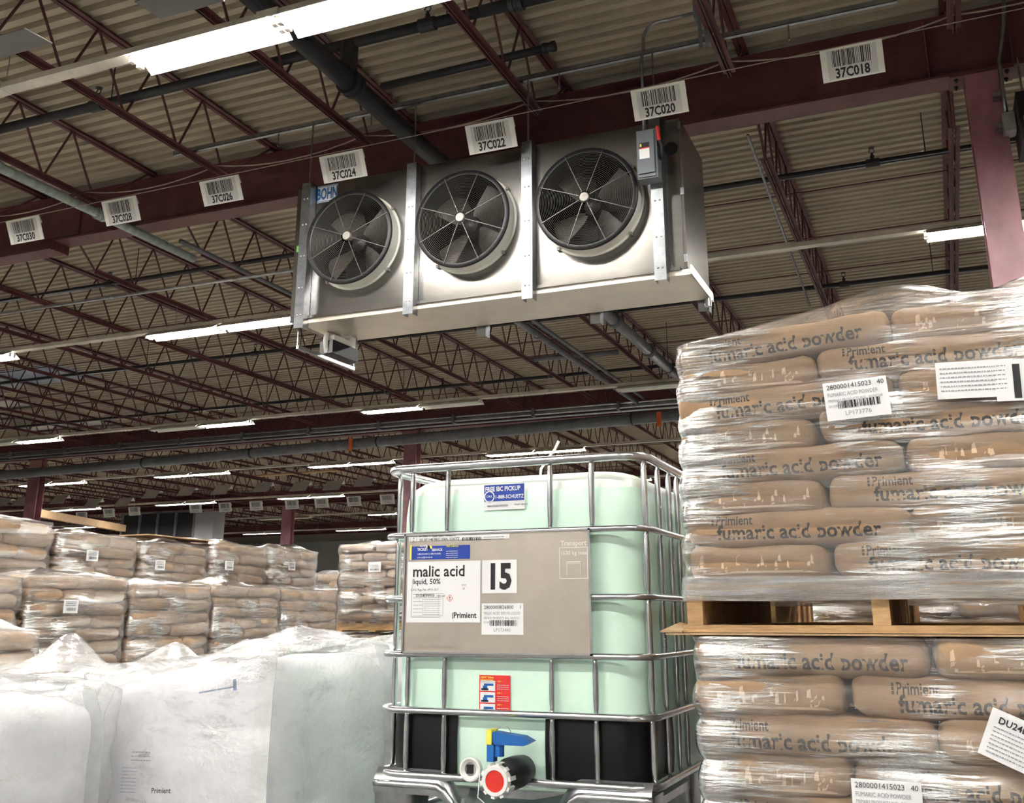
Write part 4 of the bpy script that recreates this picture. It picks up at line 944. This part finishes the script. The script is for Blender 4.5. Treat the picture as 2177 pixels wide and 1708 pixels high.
for sd in range(5):
    K = SackKind(); mb = rounded(SL/2, SW/2, SH/2*1.03, .036, 14, 9, (-1,-.75,-.4,0,.4,.75,1), sd+1, .006, 7.0, .07)
    K.me = mesh('paper_sack', mb, 'kraft', smooth=True)
    bv = BVHTree.FromPolygons([Vector(v) for v in mb.v], mb.f)
    sh = lambda x, z, vf: ([(a+x, c+z) for a, c in vf[0]], vf[1])
    rr = random.Random(sd); dx = rr.uniform(-.02, .02)
    bag = [sh(-.205+dx, .009, text2d('Primient', .038, .018, 'LEFT', .80)), sh(-.200+dx, -.031, text2d('fumaric acid powder', .056, .022, 'LEFT', .94))]
    for k in range(3): bag.append(([(-.215+dx+.0, .009+.009*k), (-.209+dx, .009+.009*k), (-.209+dx, .016+.009*k), (-.215+dx, .016+.009*k)], [(0,1,2,3)]))
    K.txt = mesh('sack_print', project(bag, bv, Vector((0,1,0)), .0012, lambda a, c: Vector((a,-1,c))), 'ink_faded')
    fl = []
    for k in range(18):
        y = rr.uniform(-.16, .15); z = rr.uniform(-.036, .0); w_ = rr.uniform(.003, .014); h_ = rr.uniform(.008, .03)
        if k == 0: y, z, w_, h_ = -.17, -.032, .34, .007
        fl.append(([(y, z), (y+w_, z+rr.uniform(-.004,.004)), (y+w_*rr.uniform(.6,1), z+h_), (y+w_*.2, z+h_*.8)], [(0,1,2,3)]))
    fl2 = []
    for v_, f_ in fl:   # subdivide long strips so that they follow the end
        a, b_, c, d_ = v_; n = max(1, int((b_[0]-a[0])/.02)); L = lambda p, q, s: (p[0]+(q[0]-p[0])*s, p[1]+(q[1]-p[1])*s)
        for i in range(n): fl2.append(([L(a,b_,i/n), L(a,b_,(i+1)/n), L(d_,c,(i+1)/n), L(d_,c,i/n)], [(0,1,2,3)]))
    K.glue = mesh('glue_flakes', project(fl2, bv, Vector((1,0,0)), .001, lambda a, c: Vector((-1,-a,c))), 'glue')
    kinds.append(K)
fk = [mesh('paper_sack', rounded(.278, .187, .058, .05, 5, 4, (-1,-.5,0,.5,1), 20+s, .010, 6.0, .2), 'kraft_far', smooth=True) for s in range(4)]
sack_no = 0
def sag(x, f, x0): return -.055*f*max(0.0, (x0+.58-x)/.58)**1.4 if f > 0 else 0
def near_load(x0, y0, z0, layers, h, start, name, skew, group, keep=lambda l, x, y: True):
    """five sacks a layer: three lying one way, two the other, alternating"""
    global sack_no
    rr = random.Random(len(name)+layers)
    for l in range(layers):
        zc = z0 + h*(l+.5); A = (l + start) % 2 == 0; f = max(0, (l-1)/(layers-1))*skew; pos = []
        if A:
            pos += [(x0+.305, y0+.2+.4*k, 0) for k in range(3)] + [(x0+.61+.2, y0+.305+.61*k, 1) for k in range(2)]
        else:
            pos += [(x0+.2, y0+.305+.61*k, 1) for k in range(2)] + [(x0+.40+.305, y0+.2+.4*k, 0) for k in range(3)]
        for n, (x, y, r_) in enumerate(pos):
            if not keep(l, x-x0, y-y0): continue
            K = kinds[rr.randrange(5)]; dz = sag(x, f, x0); tilt = 0 if r_ else -math.atan2(sag(x+.2, f, x0)-sag(x-.2, f, x0), .4)
            front = y-y0 < (.31 if r_ else .25); side = 'left' if x-x0 < .5 else 'right'
            pl_ = 'front %s' % side if front else ('back %s' % side)
            o = bpy.data.objects.new('paper_sack', K.me); COL.objects.link(o)
            o.location = (x+rr.uniform(-.006,.006), y+rr.uniform(-.008,.004), zc+dz); o.scale = (1, 1, h/SH*1.04)
            o.rotation_euler = (0, tilt, (PI/2 if r_ else 0)+rr.uniform(-.012,.012))
            lab = 'brown paper sack at %s of the %s, %s layer up' % (pl_, name, ORD[l])
            if not front: lab += ', ' + ORD[n % 5] + ' piece'
            tag(o, lab, 'sack', group)
            if front and not r_:
                c = bpy.data.objects.new('sack_print', K.txt); COL.objects.link(c); c.parent = o; c['label'] = 'dark printed lettering'
            if front and r_:
                for nm, me in (('glue_flakes', K.glue),): c = bpy.data.objects.new(nm, me); COL.objects.link(c); c.parent = o
LX0, LY0 = -.692, 2.912
near_load(LX0, LY0, 1.856, 8, .0915, 1, 'upper wrapped load', 1.0, 'sacks of the upper right load', lambda l, x, y: y < .5 or x < .3 or l == 7)
near_load(LX0+.012, LY0, .90, 8, .1005, 1, 'lower wrapped load', 0.0, 'sacks of the lower right load', lambda l, x, y: (y < .5 or x < .3) and (l >= 3 or y < .35))
def near_pallet(x0, x1, y0, y1, z, label):
    t = thing('wooden_pallet', label, 'pallet', ((x0+x1)/2, (y0+y1)/2, z))
    for y in (y0+.05, (y0+y1)/2, y1-.05): part('bottom_board', MB().box((x0-.012,y-.05,z),(x1+.012,y+.05,z+.020)), 'pallet_wood', t)
    for x in (x0+.022, (x0+x1)/2+.01, x1-.022): part('stringer', MB().box((x-.022,y0+.004,z+.0205),(x+.022,y1-.004,z+.112)), 'pallet_wood', t)
    for k in range(7): y = y0+.05+(y1-y0-.1)*k/6; part('top_board', MB().box((x0,y-.05,z+.1125),(x1,y+.05,z+.132)), 'pallet_wood', t)
    return t
near_pallet(LX0, LX0+1.01, LY0, LY0+1.2, 1.712, 'wooden pallet between the two wrapped sack loads at right')
near_pallet(LX0, LX0+1.01, LY0, LY0+1.2, .755, 'wooden pallet under the lower wrapped sack load at right')
near_load(LX0+.012, LY0, .07, 7, .0965, 1, 'floor load', 0.0, 'sacks of the floor load', lambda l, x, y: y < .35)
near_pallet(LX0, LX0+1.01, LY0, LY0+1.2, -.06, 'wooden pallet on the floor under the stacked sack loads')
solid('cardboard_sheet', MB().box((LX0-.06,LY0-.012,1.7055),(LX0+.98,LY0+1.19,1.7105)), 'cardboard', 'flat cardboard sheet under the upper pallet, corner sticking out', 'cardboard')
solid('cardboard_flap', MB().add([(LX0-.075,LY0-.015,1.712),(LX0-.012,LY0-.015,1.712),(LX0-.012,LY0+.16,1.725),(LX0-.06,LY0+.16,1.735),(LX0-.075,LY0-.015,1.716),(LX0-.012,LY0-.015,1.716),(LX0-.012,LY0+.16,1.729),(LX0-.06,LY0+.16,1.739)], [(0,3,2,1),(4,5,6,7),(0,1,5,4),(1,2,6,5),(2,3,7,6),(3,0,4,7)]), 'cardboard', 'torn cardboard flap at the left corner of the upper pallet', 'cardboard')

def film(name, x0, x1, y0, y1, z0, z1, m, label, hood, cat='plastic wrap', nper=140, nz=60, h=.0915, e=.012, sc=.012, amp=.008, fr=6.0, rc=.05, rings=8, top=True, lean=None, parent=None, seed=0):
    """thin clear film pulled round a load; hood(x, y) gives its height over the top"""
    per = rrect(x0-e, x1+e, y0-e, y1+e, rc, 0, 4); P_ = [Vector(p) for p in per]; m_ = len(P_)
    # resample the outline evenly
    L = [0]
    for i in range(m_): L.append(L[-1] + (P_[(i+1) % m_]-P_[i]).length)
    pts = []
    for k in range(nper):
        s = L[-1]*k/nper; i = max(j for j in range(m_) if L[j] <= s+1e-9); q = (s-L[i])/max(1e-9, L[i+1]-L[i]); pts.append(P_[i].lerp(P_[(i+1) % m_], q))
    nor = []
    for k in range(nper): d = pts[(k+1) % nper]-pts[k-1]; nor.append(Vector((d.y, -d.x, 0)).normalized())
    cx, cy = (x0+x1)/2, (y0+y1)/2; mb = MB(); off = Vector((seed*5.1, seed*2.3, 0))
    for j in range(nz+1):
        v = j/nz
        for k in range(nper):
            p = pts[k]; zt = hood(p.x, p.y, 0.0); z = z0 + (zt-z0)*v
            ph = abs(math.sin(PI*(z-z0)/h)); o = sc*(ph**.6-1)
            q = Vector((p.x*fr*.55, p.y*fr*.55, z*fr*2.0)) + off
            o += noise.noise(q)*amp + noise.noise(q*2.9)*amp*.5
            d = lean(z) if lean else 0
            mb.v.append((p.x+nor[k].x*o+d, p.y+nor[k].y*o, z + noise.noise(q*.7+Vector((9,0,0)))*amp*(.6 if 0 < j else .8)))
    for j in range(nz):
        for k in range(nper): mb.f.append((j*nper+k, j*nper+(k+1) % nper, (j+1)*nper+(k+1) % nper, (j+1)*nper+k))
    if top:
        b0 = nz*nper; last = b0
        for r_ in range(1, rings+1):
            t = r_/rings; st = len(mb.v)
            for k in range(nper):
                p = pts[k]; x = p.x+(cx-p.x)*t*.999; y = p.y+(cy-p.y)*t*.999; q = Vector((x*fr, y*fr, 1.3))+off
                mb.v.append((x+(lean(z1) if lean else 0), y, hood(x, y, t) + noise.noise(q)*amp*1.6 + noise.noise(q*2.3)*amp*.8))
            for k in range(nper): mb.f.append((last+k, last+(k+1) % nper, st+(k+1) % nper, st+k))
            last = st
    if parent: return part(name, mb, m, parent, True, label)
    o = solid(name, mb, m, label, cat, smooth=True); return o
def bump(x, y, cx, cy, h, sx, sy): return h*math.exp(-((x-cx)/sx)**2-((y-cy)/sy)**2)
def hoodA(x, y, t):
    base_ = 2.588 + sag(x, 1.0, LX0)*.9
    return base_ + .012*min(1, t*3) + bump(x, y, -.06, LY0+.28, .12, .20, .28) + bump(x, y, -.33, LY0+.25, .035, .15, .25) + bump(x, y, .3, LY0+.12, .06, .10, .2)
filmA = film('stretch_wrap', LX0, LX0+1.01, LY0, LY0+1.2, 1.80, 2.58, 'film', 'clear stretch wrap tented over the upper right sack load', hoodA, nper=230, nz=110, rings=16, sc=.014)
filmB = film('stretch_wrap', LX0+.012, LX0+1.022, LY0, LY0+1.2, .88, 1.70, 'film', 'clear stretch wrap around the lower right sack load', lambda x, y, t: 1.703-.006*t, nper=200, nz=90, h=.1005, sc=.014, rings=3)
film('wrap_band', LX0, LX0+1.01, LY0, LY0+1.2, 1.797, 1.862, 'film_dense', 'dense milky band of wrap around the load foot', lambda x, y, t: 1.862, nper=160, nz=10, e=.017, sc=.004, top=False, parent=filmA)
near_pallet(LX0, LX0+1.01, LY0+1.3, LY0+2.5, 1.712, 'wooden pallet hidden behind the upper right sack load')
near_load(LX0, LY0+1.3, 1.856, 8, .0915, 0, 'upper load behind', 0.0, 'sacks of the hidden upper load', lambda l, x, y: y < .35 and l < 2)
near_load(LX0, LY0+1.3, .90, 8, .1005, 0, 'lower load behind', 0.0, 'sacks of the hidden lower load', lambda l, x, y: l == 7)
# tags stuck on the wrap
def tilted(px, py, Y, ang, eps=.0015):
    o = atY(px, py, Y); return Plane2(o, (math.cos(ang), 0, math.sin(ang)), (-math.sin(ang), 0, math.cos(ang)), eps)
P = tilted(1760, 897, LY0-.030, .055); pallet_tag(filmA, P, 0, 0, .168, .107, '2800001415023', '40', 'FUMARIC ACID POWDER', 'PRIMARY PRODUCTS ING   R0247248', 'DU24E90336     05/03/24  05/17/24', 'LP173776', 31)
P = tilted(1816, 1752, LY0-.028, -.01); pallet_tag(filmB, P, 0, 0, .165, .105, '2800001415023', '40', 'FUMARIC ACID POWDER', 'PRIMARY PRODUCTS ING   R0247248', 'DU24E90336     05/03/24  05/17/24', 'LP173775', 32)
P = tilted(1994, 850, LY0-.026, -.03); s = sheet('delivery_note', filmA, P, 0, 0, .19, .10, 'label_white', 'crumpled white paper note')
mb = lines(MB(), P, .01, .17, [.02+.012*k for k in range(6)], .003, 77); part('print', mb, 'ink_grey', s)
P = tilted(2120, 854, LY0-.028, -.04); s = sheet('number_card', filmA, P, 0, 0, .14, .11, 'label_white', 'white card reading 15'); part('print', P.text(MB(), '15', .075, .012, .118, .04, 'CENTER', 3, .82), 'ink', s)
P = tilted(2078, 1600, LY0-.028, -.42); s = sheet('delivery_note', filmB, P, 0, 0, .24, .115, 'label_white', 'skewed white delivery note'); mb = P.text(MB(), 'DU24E90336', .02, .085, .022, .015, 'LEFT', 3); part('print', mb, 'ink', s)
mb = lines(MB(), P, .015, .20, [.012+.010*k for k in range(7)], .0025, 78); part('print', mb, 'ink_grey', s)

# ------------------------------------------------------------------ loads further back
def far_pallet(x0, x1, y0, y1, z, label, group):
    t = thing('wooden_pallet', label, 'pallet', ((x0+x1)/2, (y0+y1)/2, z), group)
    for x in (x0+.05, (x0+x1)/2, x1-.05): part('bottom_board', MB().box((x-.05,y0,z),(x+.05,y1,z+.02)), 'pallet_wood', t)
    for y in (y0+.03, (y0+y1)/2, y1-.03): part('stringer', MB().box((x0,y-.02,z+.02),(x1,y+.02,z+.11)), 'pallet_wood', t)
    for k in range(6): x = x0+.05+(x1-x0-.1)*k/5; part('top_board', MB().box((x-.05,y0,z+.11),(x+.05,y1,z+.128)), 'pallet_wood', t)
    return t
def far_load(x0, y0, z0, z1, name, face='X', peak=.06, sd=0, pallet=True, zvis=None):
    W_, D_, h = .95, 1.12, .112; layers = max(2, int(round((z1-z0)/h))); h = (z1-z0)/layers; rr = random.Random(sd)
    x1, y1 = (x0+W_, y0+D_) if face == 'X' else (x0+D_, y0+W_)
    for l in range(layers):
        zc = z0+h*(l+.5)
        if zvis and zc < zvis: continue
        def put(u, v, along, back=False):   # u along the face, v in from the face
            x, y = (x1-v, y0+u) if face == 'X' else (x0+u, y0+v)
            o = bpy.data.objects.new('paper_sack', fk[rr.randrange(4)]); COL.objects.link(o)
            o.location = (x+rr.uniform(-.012,.012), y+rr.uniform(-.012,.012), zc+rr.uniform(-.006,.006))
            rot = (PI/2 if along else 0) + (0 if face == 'X' else PI/2)
            o.rotation_euler = (rr.uniform(-.04,.04), rr.uniform(-.03,.03), rot+rr.uniform(-.05,.05)+(PI if rr.random() < .5 else 0)); o.scale = (1, 1, h/.112)
            tag(o, 'paper sack in the %s, %s layer from top, %s' % (name, ORD[layers-1-l], ('rear ' if back else '') + ['left', 'middle', 'right'][min(2, int(u/(.38 if along != bool(l % 2) else .38)))]), 'sack', 'sacks of the ' + name)
        if l % 2:
            for k in range(3): put(.19+.37*k, .28, False)
            if l >= layers-1:
                for k in range(2): put(.28+.56*k, .76, True, True)
        else:
            for k in range(2): put(.28+.56*k, .19, True)
            if l >= layers-1:
                for k in range(3): put(.19+.37*k, .67, False, True)
    cx, cy = (x0+x1)/2, (y0+y1)/2; px_, py_ = cx+rr.uniform(-.25,.25), cy+rr.uniform(-.3,.3)
    def hd(x, y, t): return z1 + .01 + .025*min(1, t*3) + bump(x, y, px_, py_, peak, .22, .25) + bump(x, y, cx+.3, cy-.25, peak*.6, .15, .15)
    f = film('stretch_wrap', x0, x1, y0, y1, z0-.04, z1, 'film_far', 'clear plastic wrap around the %s' % name, hd, nper=84, nz=34, h=h*2, e=.022, sc=.022, amp=.022, fr=3.6, rings=6, seed=sd)
    if pallet: far_pallet(x0, x1, y0, y1, z0-.132, 'wooden pallet under the %s' % name, 'pallets of the rear loads')
    return f
def tagface(f, px, py, X=None, Y=None, w_=.16, h_=.11):
    if X is not None: o = atX(px, py, X); P = Plane2(o-Vector((0,w_/2,h_/2)), (0,1,0), (0,0,1), .003)
    else: o = atY(px, py, Y); P = Plane2(o-Vector((w_/2,0,h_/2)), (1,0,0), (0,0,1), .003)
    s = part('pallet_tag', P.slab(MB(), 0, 0, w_, h_, .002, 1), 'label_white', f, label='white paper pallet tag'); mb = P.bars(MB(), .03, w_-.03, .02, .045, int(px), 14, 4); lines(mb, P, .015, w_-.03, (.06,.075,.09), .005, int(py), 4); part('print', mb, 'ink_faded', s)
XR1, XR2 = -7.02, -8.28
r1 = [(-1, 20, 1222, 'leftmost'), (0, 160, 1218, 'second'), (1, 370, 1240, 'third'), (2, 530, 1243, 'fourth'), (3, 650, 1250, 'rightmost')]
for i, x, y, nm in r1:
    zt = atX(x, y, XR1).z - .03; f = far_load(XR1-.95, 6.42+1.195*i, 1.12, zt, '%s front row load' % nm, 'X', .05, 40+i, zvis=1.15)
    if i == 0: tagface(f, 240-90, 1290, X=XR1+.06)
r2 = [(-1, 40, 1100, 'leftmost'), (0, 200, 1134, 'second'), (1, 360, 1152, 'third'), (2, 505, 1156, 'fourth'), (3, 625, 1166, 'rightmost')]
tg = {0: (196,1182), 1: (340,1202), 2: (487,1203), 3: (620,1204)}
for i, x, y, nm in r2:
    zt = atX(x, y, XR2).z - .03; f = far_load(XR2-.95, 7.85+1.195*i, 1.95, zt, '%s rear row load' % nm, 'X', .07, 60+i, pallet=False, zvis=2.05)
    if i in tg: tagface(f, *tg[i], X=XR2+.06)
for k, (x, y, z) in enumerate(((-9.0, 8.9, 2.72), (-9.2, 10.0, 2.70))): pass
solid('cardboard_sheet', MB().box((-9.4,9.2,2.66),(-8.35,10.35,2.672)), 'cardboard', 'flat cardboard sheet lying on the rear row loads', 'cardboard')
zt = atX(30, 1335, -5.6).z
f = far_load(-5.62-.95, 4.16, .85, 1.66, 'low left edge load', 'X', .10, 81, zvis=.9)
# the two-tier stack right behind the tank
a = atY(722, 1160, 12.2); zt = atY(770, 1158, 12.2).z; zm = atY(770, 1322, 12.2).z; zl = atY(770, 1338, 12.2).z
f = far_load(a.x, 12.2, zm, zt, 'upper load behind the tank', 'Y', .04, 91); tagface(f, 797, 1206, Y=12.13, w_=.19, h_=.13)
f = far_load(a.x-.03, 12.2, zl-.94, zl-.09, 'lower load behind the tank', 'Y', .0, 92, zvis=zl-.55); tagface(f, 775, 1371, Y=12.13, w_=.19, h_=.13)
zt = atY(710, 1222, 13.6).z
f = far_load(-9.15, 13.6, 1.2, zt, 'pale load left of the tank', 'X', .04, 95, zvis=1.6)

for k in range(2): far_load(LX0-.05+1.16*k, LY0+2.75, 1.42, 2.2, ['hidden load behind the right stack', 'hidden load right of it'][k], 'Y', .0, 97+k, zvis=1.5)
# things seen small in the far bays
p1, p2 = atY(66,1089,23.0), atY(262,1124,30.0); dv = (p2-p1).normalized()
solid('timber_beam', MB().obox(lookat_M((p1+p2)/2, dv, (0,0,1)), .12, .10, (p2-p1).length/2), 'cardboard', 'long beige beam receding above the wrapped loads at left', 'beam')
for i, (xa, ya, xb, yb) in enumerate(((545,1013,720,1000),(1000,918,1370,892))):
    p1, p2 = atZ(xa, ya, 6.19), atZ(xb, yb, 6.19); dv = (p2-p1).normalized(); p2 = p1 + dv*min(5.5, (p2-p1).length)
    solid('timber_plank', MB().obox(lookat_M((p1+p2)/2, dv, (0,0,1)), .02, .12, (p2-p1).length/2), 'pallet_wood', ['orange timber plank laid across far roof joists at left', 'orange timber plank across far roof joists above the tank'][i], 'plank')

# ================================================================== WHITE BULK BAGS
def bulk_bag(x0, x1, y0, y1, z1, label, flabel, slope=0.0, peak=(.5,.5,.1), sd=0, film_on=True, peaks=()):
    cx, cy = (x0+x1)/2, (y0+y1)/2; hx, hy, z0 = (x1-x0)/2-.045, (y1-y0)/2-.045, .08; hz = (z1-z0)/2-.005
    t = thing('bulk_bag', label, 'bulk bag', (cx, cy, z0))
    b_ = rounded(hx, hy, hz, .10, 14, 14, (-1,-.8,-.5,-.2,.1,.3,.5,.65,.78,.88,.95,1), sd, .018, 3.4, .02)
    b_.v = [(cx+p[0]*(1+.05*math.cos(p[2]/hz*1.3)), cy+p[1]*(1+.05*math.cos(p[2]/hz*1.3)), z0+hz+p[2] + (slope*p[0] if p[2] > 0 else 0)*max(0, p[2]/hz)**3) for p in b_.v]
    part('woven_body', b_, 'fibc', t, True)
    for sx in (-1, 1):
        for sy in (-1, 1):
            X_, Y_ = cx+sx*hx*.92, cy+sy*hy*1.0; zt_ = z0+2*hz+slope*sx*hx
            mb = MB(); pth = [(X_, Y_+sy*.045, zt_-.75), (X_, Y_+sy*.05, zt_-.35), (X_, Y_+sy*.045, zt_-.12), (X_-sx*.02, Y_+sy*.0, zt_+.02), (X_-sx*.08, Y_-sy*.08, zt_+.05), (X_-sx*.16, Y_-sy*.02, zt_+.015)]
            for i in range(len(pth)-1):
                p, q = Vector(pth[i]), Vector(pth[i+1]); wv = Vector((.035,0,0)) ; th = Vector((0,-sy*.003,0))
                mb.add([p-wv,p+wv,q+wv,q-wv,p-wv+th,p+wv+th,q+wv+th,q-wv+th], [(0,1,2,3),(7,6,5,4),(0,4,5,1),(1,5,6,2),(2,6,7,3),(3,7,4,0)])
            part('lifting_loop', mb, 'fibc_strap', t)
    if film_on:
        def hd(x, y, u):
            z = z1 + .02 + slope*(x-cx) + .02*min(1, u*3)
            for (px_, py_, h_, s_) in peaks: z += bump(x, y, px_, py_, h_, s_, s_)
            return z
        film('plastic_cover', x0, x1, y0, y1, max(.3, z1-1.2), z1, 'film_hood', flabel, hd, parent=t, nper=110, nz=44, h=.5, e=.035, sc=.012, amp=.034, fr=2.8, rc=.10, rings=12, seed=sd+3)
    return t
bagc = bulk_bag(-3.22, -2.28, 3.28, 4.2, 1.575, 'large white bulk bag in front, printed label at its lower left', 'clear plastic cover peaked over the large front bulk bag', .12, sd=3, peaks=((-2.42,3.55,.06,.16),(-2.32,3.95,.02,.15)))
bulk_bag(-3.92, -2.98, 2.30, 3.20, 1.50, 'overexposed white bulk bag in the lower left corner', 'clear plastic cover over the lower left bulk bag', -.05, sd=5, peaks=((-3.6,2.7,.05,.25),))
bagr = bulk_bag(-2.95, -2.0, 4.55, 5.5, 1.58, 'white bulk bag tucked between the front bulk bag and the tank', 'clear plastic cover on the bulk bag beside the tank', .10, sd=7, peaks=((-2.1,4.7,.06,.2),))
bulk_bag(-4.35, -3.4, 4.5, 5.4, 1.44, 'smaller white bulk bag behind the front one, plastic gathered on top', 'clear plastic gathered on the smaller bulk bag', 0, sd=9, peaks=((-4.05,4.75,.14,.13),(-3.7,4.95,.17,.14)))
bulk_bag(-5.35, -4.42, 4.45, 5.35, 1.42, 'white bulk bag behind the lower left corner bag', 'clear plastic gathered on the bulk bag by the low sack load', 0, sd=11, peaks=((-4.75,4.7,.20,.16),))
bulk_bag(-3.75, -2.85, 5.7, 6.6, 1.50, 'white bulk bag furthest back, only its plastic top showing', 'clear plastic top of the furthest bulk bag', 0, sd=13, peaks=((-3.2,6.0,.16,.2),))
# print on the front bag
q = tilted(694, 1570, 4.5, .1, .002); part('bag_print', q.text(MB(), 'acid', 0, 0, .055, .01), 'ink_grey', bagr)
P = tilted(225, 1690, 3.245, .0, .002)
def bagtext(s, px, py, size, ang=0, m='ink_faded', bold=.01): q = tilted(px, py, 3.232, ang, .002); part('bag_print', q.text(MB(), s, 0, 0, size, bold), m, bagc)
bagtext('Primient', 322, 1687, .026, .06, 'ink_faded', .015); bagtext('malic', 296, 1612, .026, .12, 'ink_grey'); bagtext('2800000712320', 266, 1701, .016, -.12, 'ink_grey', 0)
q = tilted(258, 1685, 3.232, .03, .002); part('bag_print', lines(MB(), q, .0, .07, [.0+.012*k for k in range(8)], .003, 90), 'ink_grey', bagc); part('bag_print', lines(MB(), q, .04, .13, [.11+.014*k for k in range(3)], .004, 94), 'ink_grey', bagc)
q = tilted(410, 1478, 3.235, .16, .002); part('marker_line', q.rect(q.rect(MB(), .03, 0, .19, .006), .185, -.01, .2, .03), 'ink_blue', bagc)
